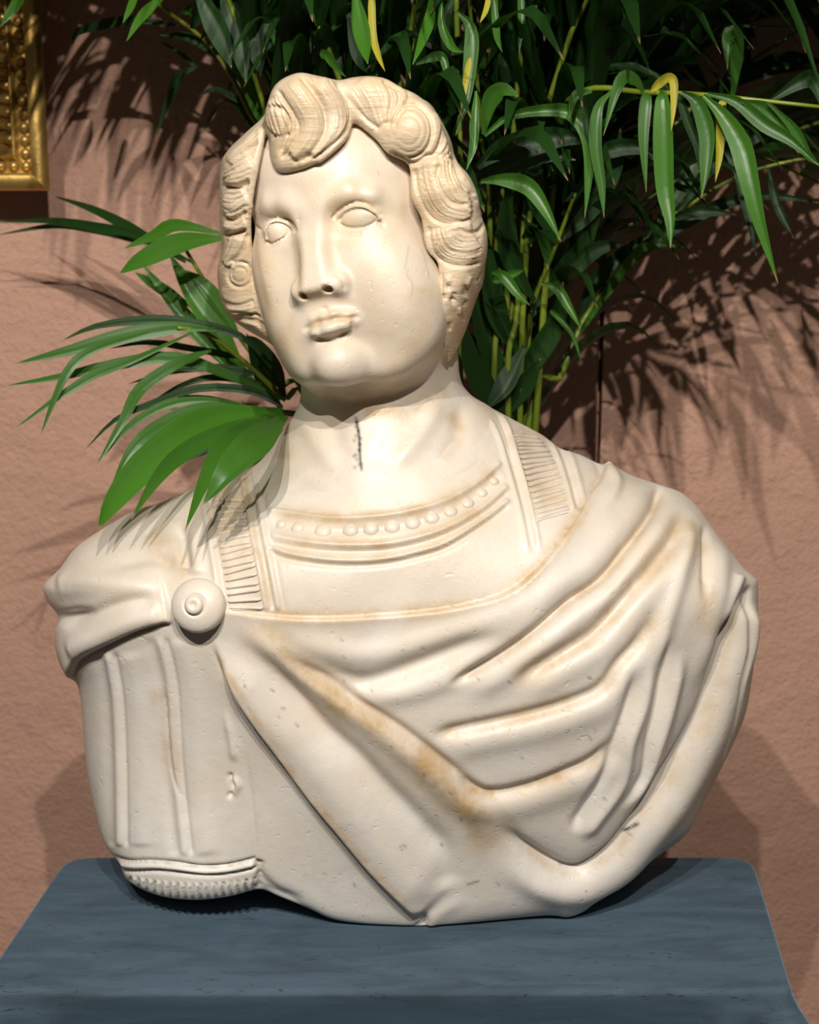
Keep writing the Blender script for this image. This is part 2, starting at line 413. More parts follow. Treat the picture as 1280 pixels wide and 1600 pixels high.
g(G2, 13, -6.5, taper=(.15, .15)); g([(x+14, y+24) for x, y in G2], 20, 3.5)
g(G3, 10, -6, taper=(.2, .1)); g([(x+8, y+24) for x, y in G3], 22, 4)
g(G4, 9, -6, taper=(.2, .15)); g([(x+6, y+24) for x, y in G4], 20, 3)
g([(480, 1028), (530, 1056), (575, 1066), (650, 1040), (740, 1005), (800, 985)], 15, -6.5, taper=(.3, .25))
g([(400, 982), (500, 1012), (580, 1022), (680, 996), (790, 958), (880, 890)], 20, 4, taper=(.25, .3))
g([(545, 1085), (620, 1085), (700, 1060), (790, 1010), (900, 925)], 18, 4, taper=(.2, .3))
# diagonal rolls running down from the brooch
D1 = z4((575, 105), (620, 200), (690, 320), (800, 480), (900, 620), (1000, 740), (1100, 860), (1200, 960), (1272, 1045))
g(D1[::-1], 30, 11, 'step', (.04, .12)); g(D1, 5, -3, taper=(.1, .02))
g(z4((640, 150), (760, 330), (900, 480), (1010, 620), (1140, 780), (1240, 900), (1330, 990)), 27, 8, taper=(.12, .12), w2=36)
g(z4((700, 90), (760, 175), (840, 270), (950, 400), (1060, 500), (1150, 600), (1240, 690), (1340, 800), (1400, 850)), 13, -7.5, taper=(.3, .2), w2=20)
g(z4((640, 40), (780, 130), (900, 230), (1030, 330), (1180, 440), (1290, 530), (1450, 680), (1560, 770)), 18, 6, taper=(.15, .2), w2=24)
V3 = z4((800, 120), (870, 180), (960, 240), (1060, 310), (1200, 400), (1330, 500), (1440, 590), (1540, 680))
g(V3, 9, -6, taper=(.2, .3)); 
g([(700, 1390), (690, 1330), (650, 1290)], 22, -4, taper=(.2, .4))
g([(668, 1450), (690, 1425), (740, 1400)], 10, 1.5, taper=(0, .5))
g([(655, 1452), (662, 1436), (640, 1412)], 6, -5, taper=(0, .5))
# the sweeping hem on the right, and the hollow inside it
UU = [(1168, 912)]+z3((1120, 780), (1085, 900))+z5((992, 60), (950, 200), (890, 320), (820, 430), (760, 520), (680, 620), (600, 678), (540, 684), (470, 652), (400, 600), (335, 535))
g(UU, 10, -8, taper=(.05, .1)); g(UU, 26, -5, taper=(.15, .15))
g([(1186, 940), (1168, 1000)]+z5((1028, 100), (985, 240), (930, 360), (860, 480), (790, 570), (700, 680), (600, 735), (500, 735), (400, 690), (320, 610)), 22, 8, taper=(.05, .15))
g(z5((1062, 20), (1035, 170), (1013, 290), (990, 375)), 3.5, -4, taper=(.15, .2))
g(z3((1180, 640), (1165, 860), (1130, 1000)), 4, -4, taper=(.1, .2))
g(z5((740, 60), (715, 200), (690, 280), (650, 390), (600, 480), (550, 570)), 9, -6, taper=(.25, .1))
g(z5((790, 20), (765, 180), (725, 300), (700, 420), (625, 530), (575, 590)), 10, 5, taper=(.2, .1))
g(z5((838, -20), (805, 180), (780, 300), (765, 400), (700, 500)), 7, -5, taper=(.2, .2))
g(z5((880, 20), (845, 180), (812, 300), (775, 410), (700, 530)), 10, 5, taper=(.2, .2))
g(z3((1035, 440), (1037, 600), (1035, 720)), 6, -4.5, taper=(.2, .4)); g(z3((985, 400), (975, 520), (950, 640), (900, 800), (870, 960)), 14, 4.5, taper=(.2, .3))
g(z3((1075, 480), (1085, 620), (1070, 760), (1030, 900), (1000, 1000)), 17, 5, taper=(.2, .3))
g(z3((1150, 610), (1120, 700), (1090, 800)), 9, 5, taper=(.1, .4))
g(z3((720, 250), (750, 330), (700, 420)), 9, 3.5, taper=(0, .5)); g(z3((690, 250), (700, 300), (650, 360)), 6, -3, taper=(0, .5))
# left shoulder flap of the cloak
FL = z2((478, 722), (380, 748), (280, 792), (200, 832), (160, 875), (150, 930))
g(FL, 40, 7.5, 'step', (.03, .03)); g(FL, 4, -4, taper=(.1, .1))
g(z2((450, 690), (340, 720), (240, 770), (140, 820)), 14, 4.5, taper=(.1, .1))
g(z2((440, 650), (330, 660), (220, 700), (120, 740)), 10, -4, taper=(.2, .15))
g(z2((110, 712), (160, 700), (230, 690)), 8, -6, taper=(0, .6))
g(z2((440, 620), (340, 610), (220, 600), (90, 600)), 16, 4, taper=(.25, .1))
g(z2((500, 560), (420, 520), (330, 530), (250, 560)), 12, -3.5, taper=(.2, .4))
g(z2((490, 400), (510, 480), (520, 560)), 9, -5, taper=(.3, .1)); g(z2((550, 380), (545, 470), (555, 580)), 11, 3, taper=(.3, .1))
# sleeve with its hanging strips
def pleat(pts, h=4.):
    g(pts, 7, h*.5, taper=(.05, .03)); g([(x+11, y) for x, y in pts], 4.5, -2.2, taper=(.05, .03)); g([(x-14, y) for x, y in pts], 10, -1.6, taper=(.05, .03)); g([(x+34, y) for x, y in pts], 18, 1.6, taper=(.05, .03))
pleat(z4((228, 140), (255, 300), (265, 500), (268, 650), (270, 800)), 4.5)
pleat(z4((398, 90), (435, 250), (452, 500), (472, 700), (488, 830)), 3.6)
g(z4((420, 250), (430, 400), (450, 560), (500, 670)), 3, -2.2, taper=(.2, .3))
g(z4((620, 330), (640, 420), (655, 520)), 6, 2.2, taper=(.4, .2)); g(z4((640, 560), (665, 590), (640, 625)), 5, 3, taper=(.2, .2)); g(z4((635, 545), (650, 600), (630, 640)), 3.5, -4, taper=(.2, .2))
g(z4((690, 460), (710, 640), (728, 850)), 4, -1.5, taper=(.5, 0))
H1 = z4((240, 828), (300, 843), (380, 843), (460, 850), (540, 862), (630, 858), (725, 836)); H2 = z4((268, 868), (320, 876), (400, 874), (480, 882), (560, 890), (640, 884), (728, 866))
g(H1, 3, -4, taper=(.03, .02)); g(H2, 3, -4, taper=(.03, .02)); g([(x, y+8) for x, y in H1], 6, 2.5, taper=(.05, .03))
for i in range(17):
    t = i/16.; x = 204+t*192; y = 1372+math.sin(math.pi*t)*8
    yb = np.interp(x, [201, 247, 304, 360, 405], [1377, 1398, 1405, 1399, 1388])
    g([(x+3, y), (x, (y+yb)/2), (x+3, yb+3)], 2.4, -1.8 if i % 3 else -2.6, taper=(.1, 0))
    g([(x+9, y), (x+6, (y+yb)/2), (x+9, yb+3)], 4, 1.8, taper=(.1, 0))
g(z4((736, 838), (738, 890), (733, 940)), 5, -5, taper=(.1, 0)); g(z4((745, 905), (800, 950), (900, 985)), 9, -3, taper=(0, .4))
# tunic: collar borders and strap borders
CB0 = [(418, 797), (466, 804), (524, 810), (597, 806), (648, 797), (697, 782), (745, 755), (784, 721)]
CB1 = [(420, 836), (466, 845), (524, 851), (597, 850), (655, 839), (703, 822), (755, 793), (795, 757)]
CB2 = [(418, 852), (452, 865), (524, 875), (597, 873), (655, 861), (700, 846), (760, 808), (797, 779)]
g(CB0, 4, 2.6, taper=(.02, .02)); g(CB1, 5, 2.4, taper=(.02, .02)); g(CB2, 4, 2.6, taper=(.02, .02))
g([(x, y+9) for x, y in CB2], 4, -2.4, taper=(.02, .02)); g([(x, y+10) for x, y in CB1], 4, -2, taper=(.02, .02))
g([(x, y+18) for x, y in CB0], 9, -2.6, taper=(.03, .03))
SLi = z2((690, 215), (712, 330), (728, 430), (750, 540), (778, 690)); SLo = z2((592, 320), (612, 450), (632, 570), (648, 690))
g(SLi, 3.5, 2.2, taper=(.05, .02)); g([(x+10, y) for x, y in SLi], 3.5, -2.4, taper=(.05, .02)); g([(x+19, y) for x, y in SLi], 4, 1.8, taper=(.05, .02)); g([(x+27, y) for x, y in SLi], 3.5, -1.4, taper=(.05, .02))
g(SLo, 5, -2.5, taper=(.05, .02)); g([(x-9, y) for x, y in SLo], 5, 2, taper=(.1, .05))
g([((a[0]+b[0])/2, (a[1]+b[1])/2) for a, b in zip(SLi[1:], SLo)], 17, -1.8, taper=(.05, .02))
SRi = z3((372, 85), (408, 160), (432, 240), (458, 330), (480, 420), (505, 545)); SRo = z3((480, 120), (525, 165), (562, 240), (588, 320), (612, 415))
g(SRi, 3.5, 2.4, taper=(.05, .1)); g([(x-9, y+3) for x, y in SRi], 3.5, -2.4, taper=(.05, .1)); g([(x-18, y+5) for x, y in SRi], 4, 1.5, taper=(.1, .1)); g(SRo, 3.5, 2.4, taper=(.05, .05)); g([(x+10, y-3) for x, y in SRo], 3.5, -2.5, taper=(.05, .05)); g([(x+19, y-5) for x, y in SRo], 5, 2, taper=(.05, .1))
g(z3((450, 130), (492, 240), (525, 340), (550, 425)), 20, -1.8, taper=(.05, .05))

# ---- head: face and neck
EL = Lp(432, 363, 3); ER = Lp(557.5, 342, 3)
EYE = {-1: (13.0, 13.0, 13.0), 1: (19.0, 13.5, 13.5)}
FACEOUT = [(400, 150), (392, 230), (390, 293), (388, 340), (390, 380), (396, 420), (406, 465), (419, 512), (436, 552), (456, 588), (478, 604), (508, 609), (548, 606), (600, 598), (650, 575), (690, 540), (720, 480), (740, 400), (730, 250), (690, 170), (600, 120), (480, 115)]
S_FOUT = poly_sdf(FACEOUT, 2)
def face_base(q):
    d = ell(q, (2, 26, -76), (80, 88, 90))
    d = smin(d, ell(q, (1, -24, -50), (68, 92, 63)), 12)
    d = smin(d, ell(q, (2, -62, -42), (58, 54, 48)), 20)                              # full cheeks and jaw
    return d
def face_sdf(P):
    q = to_local(P)
    d = face_base(q)
    for c in (EL, ER):                                                                # sockets
        d = smax(d, -ell(q, (c[0], c[1]+2.5, 26), (24.5, 16, 25)), 8)
    d = smax(d, -ell(q, Lp(466, 350, 18), (6.5, 11, 11)), 6); d = smax(d, -ell(q, Lp(522, 334, 19), (8, 10, 11)), 7)
    # brow line flowing into the nose
    bl = [Lp(474, 334, 6), Lp(452, 320, 6), Lp(425, 320, 1), Lp(400, 334, -14)]; br = [Lp(507, 322, 6), Lp(545, 302, 6), Lp(580, 306, 0), Lp(612, 324, -16)]
    d = smin(d, chain(q, bl, [4.5, 4, 3.5, 2.5], 8), 12); d = smin(d, chain(q, br, [4.5, 4, 3.5, 2.5], 8), 12)
    # cheeks
    d = smin(d, ell(q, Lp(425, 425, -14), (20, 26, 20)), 22); d = smin(d, ell(q, Lp(600, 425, -14), (26, 32, 23)), 24); d = smin(d, ell(q, Lp(632, 490, -34), (34, 46, 36)), 26); d = smin(d, ell(q, Lp(456, 500, -26), (26, 44, 30)), 26)
    # nose: a straight flat-backed wedge
    a = Lp(480, 316, 9); b = Lp(491, 454, 30)
    ax = b-a; L = np.linalg.norm(ax); ax = ax/L; sx = np.array([1., 0, 0]); sx -= ax*(sx@ax); sx /= np.linalg.norm(sx); nz = np.cross(sx, ax); nz *= np.sign(nz[2])
    r = q-a.astype(q.dtype); t = r@ax.astype(q.dtype); x = r@sx.astype(q.dtype); z = r@nz.astype(q.dtype); tt = np.clip(t/L, 0, 1)
    hw = 9.5+2.0*np.exp(-((tt-.05)/.25)**2)+4.0*np.clip((tt-.6)/.4, 0, 1)**1.5
    nd = smax(smax(np.abs(x)-hw-np.maximum(-z, 0)*.40, z-1, 6), np.maximum(t-L-np.maximum(-z, 0)*.20, -t-6), 5)
    nd = smax(nd, -(z+42), 2)
    d = smin(d, nd, 7)
    d = smin(d, ell(q, Lp(531, 442, 14), (8.5, 9, 12)), 5); d = smin(d, ell(q, Lp(470, 456, 14), (7, 8.5, 12)), 5)
    for n_, rr in ((Lp(514, 452, 23), (4.2, 2.5, 8)), (Lp(474, 463, 23), (3.0, 2.7, 8))): d = smax(d, -ell(q, n_, rr), 2)
    # mouth
    d = smin(d, ell(q, Lp(514, 508, -1), (27, 24, 21)), 13)
    d = smin(d, chain(q, [Lp(477, 518, 10), Lp(492, 506, 18), Lp(507, 501, 21.5), Lp(514, 501, 21), Lp(522, 495, 21.5), Lp(545, 494, 16), Lp(561, 497, 8)], [1.0, 2.4, 2.9, 2.7, 2.9, 2.2, .8], 3), 7)
    d = smin(d, chain(q, [Lp(483, 522, 13), Lp(497, 521, 20), Lp(516, 517, 22), Lp(536, 510, 19), Lp(551, 505, 12)], [3, 5.2, 5.6, 5, 2.4], 3), 4.5)
    ml = [Lp(477, 518, 16), Lp(484, 514, 20), Lp(497, 507, 26), Lp(508, 503.5, 28), Lp(515, 505, 28), Lp(524, 499, 27), Lp(545, 497.5, 21), Lp(564, 496, 11)]
    d = smax(d, -chain(q, [Lp(500, 538, 21), Lp(520, 534, 25), Lp(540, 526, 22)], [3, 5, 3]), 8)
    # chin and jaw line
    d = smin(d, ell(q, Lp(480, 548, -8), (18, 26, 20)), 18)
    d = smin(d, ell(q, Lp(531, 563, 5), (19, 16.5, 20)), 8)
    jr = [Lp(536, 572, 0), Lp(610, 566, -24), Lp(665, 520, -55), Lp(690, 430, -75)]; jl = [Lp(530, 574, 0), Lp(475, 568, -22), Lp(446, 520, -50), Lp(420, 430, -70)]
    d = smin(d, chain(q, jr, [12, 15, 17, 12], 12), 18); d = smin(d, chain(q, jl, [12, 14, 14, 10], 12), 16)
    u, v = proj(P)
    d = smax(d, S_FOUT.at(u, v)*MMPX*1000-3.5, 16)
    # eyeballs
    for c, s in ((EL, -1), (ER, 1)):
        r_ = EYE[s]; d = smin(d, ell(q, (c[0], c[1]+(1 if s > 0 else 0), c[2]-r_[2]+6.2), r_), 1.6)
    return d*.001
def lid_arc(pts, s, g_):
    """points (pixels) laid on the eyeball in head space, lifted by g_ mm"""
    c = (EL if s < 0 else ER)+np.array([0, 1. if s > 0 else 0, 0]); r_ = EYE[s]; out = []
    for u, v in pts:
        Z = c[2]+4
        for _ in range(4):
            p = Lp(u, v, Z); k = 1-((p[0]-c[0])/(r_[0]+g_))**2-((p[1]-c[1])/(r_[1]+g_))**2; Z = c[2]-r_[2]+6.2+(r_[2]+g_)*math.sqrt(max(k, .12))
        out.append(Lp(u, v, Z))
    return out
UL = lid_arc(zf((178, 470), (180, 400), (205, 350), (260, 325), (320, 338), (365, 375), (400, 425)), -1, .6)
LL = lid_arc(zf((178, 470), (192, 505), (235, 500), (290, 470), (350, 420)), -1, .2)
UR = lid_arc(zf((700, 350), (740, 290), (800, 235), (880, 208), (960, 225), (1020, 265), (1065, 310)), 1, .6)
LR = lid_arc(zf((735, 345), (790, 385), (880, 398), (960, 380), (1045, 325)), 1, .2)
NK1, NK2 = un_y(592, 560, 1.205), un_y(605, 800, 1.20)
def head_sdf(P):
    d = face_sdf(P); q = to_local(P)
    lids = smin(chain(q, UL, [1, 1.8, 2.3, 2.4, 2.4, 2.2, 1.2]), chain(q, LL, [.6, 1.2, 1.4, 1.4, 1]), .8)
    lids = np.minimum(lids, smin(chain(q, UR, [1, 1.9, 2.4, 2.6, 2.6, 2.3, 1.4]), chain(q, LR, [.8, 1.3, 1.5, 1.4, 1]), .8))
    d = smin(d, lids*.001, .0016)
    a, b = NK1, NK2; ax = b-a; t = np.clip(((P-a.astype(P.dtype)) @ ax.astype(P.dtype))/(ax@ax), -.3, 1.1); c = P-(a.astype(P.dtype)+t[:, None]*ax.astype(P.dtype))
    rx = np.interp(t, [-.3, .2, .45, .7, 1.1], [.066, .066, .070, .086, .12]).astype(P.dtype); ry = np.interp(t, [-.3, .2, .6, 1.1], [.058, .060, .064, .075]).astype(P.dtype)
    k = np.sqrt((c[:, 0]/rx)**2+(c[:, 1]/ry)**2)+1e-6
    nk = smax((k-1)*np.minimum(rx, ry)*.9, -((P-a.astype(P.dtype)) @ (ax/np.linalg.norm(ax)).astype(P.dtype))-.03, .03)
    d = smin(d, nk, .030)
    u, v = proj(P)
    lim = np.maximum((v-845)*MMPX, S_NECK.at(u, v)*MMPX-.02)
    ts = smax(torso_sdf(P, .0035), lim, .004)
    d = smin(d, ts, .03)
    d = smax(d, np.minimum(lim, (v-660)*MMPX), .004)
    return d
def hair_sdf(P):
    u, v = proj(P); q = to_local(P)
    e = np.abs((q-np.array((0, 12, -80), q.dtype))/np.array((146, 150, 102), q.dtype)); n = (e**1.9).sum(1)**(1/1.9)
    d = (n-1)*98*.001*.9
    so = S_HEAD.at(u, v)*MMPX; sf = S_FACE.at(u, v)*MMPX
    d = smax(d, so, .03)
    fb = smin(smin(face_base(q), ell(q, (0, 20, -82), (106, 114, 88)), 10), ell(q, (2, -60, -78), (112, 110, 66)), 14)*.001
    d = smax(d, fb-(.007+.6*np.clip(sf, 0, .05)), .008)
    # forelock and side curls stand proud
    for pu, pv, Z, r in ((478, 165, -2, (34, 34, 30)), (480, 225, 6, (28, 20, 14)), (640, 205, -22, (24, 24, 18)), (700, 300, -48, (26, 26, 22)), (715, 375, -56, (26, 26, 22)), (590, 150, -26, (34, 24, 26))):
        d = smin(d, ell(q, Lp(pu, pv, Z), r)*.001, .012)
    ex = np.minimum(np.minimum(-sf-.0025, face_base(q)*.001+.020), (q[:, 2]+45+3*np.clip(q[:, 0]+20, 0, None))*.001)
    d = smax(d, ex, .007)
    d = smax(d, so, .01)
    return smax(d, (-135-q[:, 1])*.001, .01)

FR = Map(1); g = FR.stroke
for L_, w_, h_ in ((zf((183, 480), (182, 400), (210, 362), (262, 345), (320, 360), (362, 400), (330, 450), (280, 480), (225, 505), (190, 498), (183, 470)), 2.2, -2.0), (zf((735, 340), (790, 275), (860, 240), (930, 237), (990, 262), (1050, 310), (990, 360), (900, 383), (810, 378), (740, 340)), 2.2, -2.0),
                   (zf((165, 400), (190, 335), (250, 305), (320, 310), (380, 350), (410, 420)), 2.6, -2.2), (zf((690, 320), (740, 255), (820, 200), (900, 180), (980, 200), (1050, 250), (1090, 300)), 2.6, -2.0),
                   (zf((1050, 330), (1090, 350), (1100, 385)), 2.5, -1.5), (zf((80, 360), (110, 380), (140, 400)), 2.5, -1.3), (zf((740, 390), (830, 425), (930, 420)), 3, -.8)):
    g(L_, w_, h_, taper=(.05, .05))
g([(645, 430), (640, 470), (632, 520)], 22, 1.0, taper=(.4, .4))
g([(392, 300), (398, 400), (420, 500)], 6, -.8)
ML_ = [(471, 519), (480, 512), (490, 505.5), (503, 501), (512, 501), (525, 497), (545, 496.5), (566, 495)]
g(ML_, 4.4, -1.9, taper=(.1, .1)); g([(x, y-8) for x, y in ML_[1:-1]], 4, .9, taper=(.2, .25))
g([(484, 523), (500, 531), (518, 531), (536, 524), (551, 514)], 3.2, -1.8, taper=(.2, .25)); g([(548, 503), (552, 508), (549, 515)], 3, -1.2)
# neck muscles and creases
g([(690, 600), (670, 660), (625, 720), (600, 745)], 16, 3.2, taper=(.3, .3)); g([(720, 620), (715, 680), (690, 730)], 14, -2.6, taper=(.3, .3))
g([(470, 640), (500, 700), (540, 745)], 16, 2.2, taper=(.3, .3)); g([(520, 650), (530, 700), (545, 730)], 16, -2, taper=(.3, .3))
g([(470, 600), (520, 622), (560, 632), (620, 615), (680, 590)], 10, -2, taper=(.2, .2))
g([(500, 450), (512, 445), (518, 440)], 4, -.8); g([(506, 478), (512, 492)], 4, -1.2, taper=(.2, .1))
g(zf((700, 740), (760, 760), (795, 830), (780, 880)), 4, -1.4, taper=(.2, .2))
g([(430, 770), (470, 745), (520, 765), (580, 775)], 14, 2, taper=(.3, .3)); g([(640, 775), (700, 745), (770, 705)], 14, 2, taper=(.3, .3))

HR = Map(1); g = HR.stroke
rng = random.Random(4)
def lock(A, B, n, h, bulge, jit=1.2, w=None):
    n = int(n*1.6)
    A = crom(A, 6); B = crom(B, 6)
    m = 24; ia = np.linspace(0, len(A)-1, m); ib = np.linspace(0, len(B)-1, m)
    A = np.stack([np.interp(ia, np.arange(len(A)), A[:, k]) for k in (0, 1)], 1); B = np.stack([np.interp(ib, np.arange(len(B)), B[:, k]) for k in (0, 1)], 1)
    wd = np.hypot(*(A-B).T).mean()
    g((A+B)[::4]/2, wd*.42, bulge, taper=(.12, .08), n=4)
    for s, hh in ((A, 1), (B, 1)): g(s[::3], 3.0, -2.4, taper=(.1, .05), n=3)
    for i in range(1, n):
        t = i/n; ph = rng.uniform(0, 6)
        c = A*(1-t)+B*t+np.stack([np.sin(np.linspace(0, 5, m)+ph), np.cos(np.linspace(0, 4, m)+ph)], 1)*jit
        g(c[::3], w or max(1.4, wd/n*.30), -h*1.15*rng.uniform(.6, 1.25), taper=(.1, .12), n=3)
# forelock
lock(z1((335, 120), (410, 230), (425, 300), (385, 370), (338, 425)), z1((420, 62), (520, 190), (530, 290), (470, 380), (365, 450)), 6, 1.0, 4)
lock(z1((430, 62), (520, 180), (535, 290), (480, 380), (400, 448)), z1((560, 85), (628, 190), (620, 285), (545, 365), (440, 440)), 7, 1.0, 3.5)
lock(z1((340, 130), (400, 230), (400, 300), (350, 320)), z1((290, 190), (285, 260), (310, 300), (345, 330)), 4, 1.3, 2)
g(z1((300, 200), (350, 200), (385, 250), (375, 310), (345, 400)), 3.2, -2.8)
# crown
lock(z1((575, 85), (640, 180), (700, 250), (770, 300)), z1((760, 80), (800, 150), (790, 230), (780, 290)), 7, .8, 2)
lock(z1((770, 85), (830, 150), (800, 240), (785, 300)), z1((850, 130), (870, 150), (840, 220), (800, 300)), 3, 1., 1)
# coil over the temple
for r, hh in ((92, -3.2), (70, -.7), (46, -.6)):
    a0, a1 = (-2.2, 2.3) if r > 80 else (-2.6, 2.6)
    g(z1(*[(868+r*math.cos(a), 292+r*1.18*math.sin(a)) for a in np.linspace(a0, a1, 10)]), 3.0 if r > 80 else 2, hh)
HR.disc(*z1((868, 292))[0], 30, 4, 9)
g(z1((790, 370), (850, 415), (900, 420), (960, 380)), 4, -3.5)
lock(z1((960, 175), (1000, 260), (985, 360), (930, 420)), z1((1000, 230), (1050, 340), (1060, 400), (1010, 420)), 4, 1., 2)
# waves at the right
lock(z1((890, 430), (905, 540), (960, 640), (1060, 668), (1160, 625)), z1((1040, 340), (1055, 430), (1090, 520), (1130, 560), (1165, 590)), 9, 1.3, 3.5)
lock(z1((985, 420), (985, 500), (1040, 580), (1120, 590)), z1((1050, 380), (1070, 460), (1110, 520), (1150, 560)), 4, 1., 1.5)
lock(z1((945, 665), (965, 770), (1020, 822), (1100, 832), (1185, 805)), z1((1060, 680), (1100, 700), (1150, 690), (1180, 650)), 8, 1.2, 3.5)
for i in range(40):                                                                   # unfinished, pitted stone
    x, y = rng.uniform(1000, 1170), rng.uniform(850, 1230)
    g(z1((x, y), (x+rng.uniform(-18, 8), y+rng.uniform(20, 50))), rng.uniform(2, 5), rng.choice((-2.4, -1.6, 1.6)))
g(z1((1000, 840), (990, 1000), (1000, 1150), (1035, 1260)), 4, -2.5)
# waves at the left
lock(z1((285, 215), (200, 300), (110, 400)), z1((270, 330), (180, 400), (100, 470)), 7, .9, 2.5, 1.6)
lock(z1((262, 340), (180, 410), (98, 480)), z1((235, 490), (165, 515), (98, 505)), 6, .9, 3, 1.8)
lock(z1((232, 495), (165, 520), (98, 512)), z1((222, 610), (160, 650), (98, 620)), 7, 1.2, 3, 1.8)
lock(z1((222, 615), (160, 655), (98, 625)), z1((218, 690), (160, 705), (105, 715)), 4, 1.1, 2)
g(z1((225, 690), (165, 708), (105, 716)), 3.5, -4.5); g(z1((235, 505), (170, 522), (95, 508)), 3, -3.5)
lock(z1((225, 700), (200, 780), (150, 830)), z1((140, 720), (110, 790), (90, 860)), 5, 1., 2.5)
for r, hh in ((50, -2), (30, -.8)): g(z1(*[(192+r*math.cos(a), 868+r*math.sin(a)) for a in np.linspace(0, 6.28, 11)]), 2.6, hh, taper=(0, 0))
HR.disc(*z1((192, 868))[0], 15, 1.5, 6)
lock(z1((85, 870), (110, 960), (190, 990), (270, 960)), z1((90, 1000), (150, 1030), (230, 1030), (295, 1050)), 5, 1.3, 3)
lock(z1((90, 1005), (160, 1035), (250, 1050), (310, 1100), (350, 1190)), z1((110, 1060), (190, 1100), (260, 1140), (320, 1190), (375, 1240)), 6, 1.2, 3)

def stain_shade_cols(V, N, warm_map, brown_map, dark_map):
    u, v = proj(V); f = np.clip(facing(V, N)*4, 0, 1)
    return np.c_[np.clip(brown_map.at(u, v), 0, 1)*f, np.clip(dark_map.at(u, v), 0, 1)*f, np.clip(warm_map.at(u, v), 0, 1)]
# ---- stains and shade: brown patina, face shadows painted in brown, dark scratches, warm ageing of the upper half
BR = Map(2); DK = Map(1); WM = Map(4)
yy = np.arange(WM.h)*4+Y0_
WM.a[:] = np.interp(yy, [100, 560, 700, 900, 1150, 1400], [.75, .62, .40, .30, .18, .05])[:, None]
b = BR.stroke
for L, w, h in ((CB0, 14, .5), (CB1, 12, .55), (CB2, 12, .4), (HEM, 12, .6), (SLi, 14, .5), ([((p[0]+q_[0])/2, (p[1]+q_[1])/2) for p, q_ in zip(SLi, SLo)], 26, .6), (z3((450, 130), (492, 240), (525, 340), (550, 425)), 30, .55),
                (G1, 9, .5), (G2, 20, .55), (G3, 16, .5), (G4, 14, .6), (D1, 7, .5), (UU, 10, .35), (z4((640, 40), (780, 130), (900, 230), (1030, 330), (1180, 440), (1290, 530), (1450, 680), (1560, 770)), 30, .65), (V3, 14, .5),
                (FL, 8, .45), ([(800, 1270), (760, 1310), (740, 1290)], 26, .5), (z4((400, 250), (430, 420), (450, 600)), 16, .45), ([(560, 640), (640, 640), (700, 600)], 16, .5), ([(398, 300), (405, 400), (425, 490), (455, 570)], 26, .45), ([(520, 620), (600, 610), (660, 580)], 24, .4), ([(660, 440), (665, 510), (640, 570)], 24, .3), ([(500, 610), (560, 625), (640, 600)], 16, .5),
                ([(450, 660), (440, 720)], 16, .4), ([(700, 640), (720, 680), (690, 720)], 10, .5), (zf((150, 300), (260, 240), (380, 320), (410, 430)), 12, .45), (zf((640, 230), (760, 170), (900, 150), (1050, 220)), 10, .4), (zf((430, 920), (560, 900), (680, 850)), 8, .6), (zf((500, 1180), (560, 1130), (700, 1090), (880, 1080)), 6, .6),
                (zf((420, 450), (425, 700), (420, 900)), 9, .45), ([(1075, 800), (1100, 900), (1110, 1000)], 22, .4), ([(1130, 1040), (1100, 1130), (1030, 1240)], 18, .35), ([(230, 830), (280, 880), (300, 900)], 22, .4)):  # brow, nose-side and under-chin strokes paint shadow in brown
    b(L, w, min(1, h*1.55), taper=(.1, .1), mode='max')  # patina boosted for contrast in the recesses
rs = random.Random(11)
for i in range(46):                                                                   # short flakes of rust
    x, y = rs.uniform(380, 1000), rs.uniform(985, 1380); a = rs.uniform(.3, 1.2)
    DK.stroke([(x, y), (x+9*math.cos(a), y+9*math.sin(a))], rs.uniform(.8, 1.9), rs.uniform(.25, .6), taper=(.1, .1), n=2)
DK.stroke([(967, 1300), (985, 1293), (1003, 1284)], 2.4, 1.2, taper=(.3, .3)); DK.stroke([(727, 1383), (750, 1376)], 1.6, .7)
DK.stroke([(556, 652), (561, 680), (563, 715), (566, 740)], 2.2, .9, taper=(.1, .1))
for i in range(14): DK.disc(556+rs.uniform(-3, 8), 655+i*6+rs.uniform(-3, 3), 2, .6, 1)
for L in ([(640, 415), (636, 430), (645, 445), (640, 470)], [(655, 385), (663, 400), (672, 440)], [(690, 610), (650, 640), (660, 635)], [(620, 590), (660, 560), (690, 530)], [(640, 380), (632, 425)]): DK.stroke(L, 1.3, .22)
for L in (H1, H2): DK.stroke(L, 1.6, .35)

import time; T0 = time.time()
bust = empty('marble_bust', un_z(670, 1450, 1.05))
tag(bust, 'weathered white marble bust of a curly-haired young man in a draped cloak', 'bust')
def part(name, fn, lo, hi, h, M, it=1, S=4, post=None, tone=(1, 1, 1), add=(0, 0, 0), mat=None):
    V, Fq = surface_nets(fn, lo, hi, h, S)
    V = relax(V, Fq, it, .5)
    V = sculpt(V, Fq, M)
    if post: V = post(V)
    N = vnormals(V, Fq)
    o = mesh_np(name, V, Fq, mat or M_MARBLE, bust, True, np.clip(stain_shade_cols(V, N, WM, BR, DK)*np.array(tone)+np.array(add), 0, 1))
    print(name, len(V), round(time.time()-T0, 1)); return o, V, Fq
keep = lambda V: np.c_[V[:, :2], np.maximum(V[:, 2], 1.0505)]
torso, TV, TF = part('draped_torso', torso_sdf, (-.36, 1.02, 1.04), (.34, 1.29, 1.50), .0017, TR, 2, 5, keep)
head, HV, HF = part('head', head_sdf, (-.18, 1.04, 1.36), (.14, 1.32, 1.80), .0011, FR, 2, 5)
hair, AV, AF = part('hair', hair_sdf, (-.2, 1.02, 1.46), (.1, 1.34, 1.84), .001, HR, 1, 5, None, (1, 1, 1.15), (.40, 0, .32), M_HAIR)
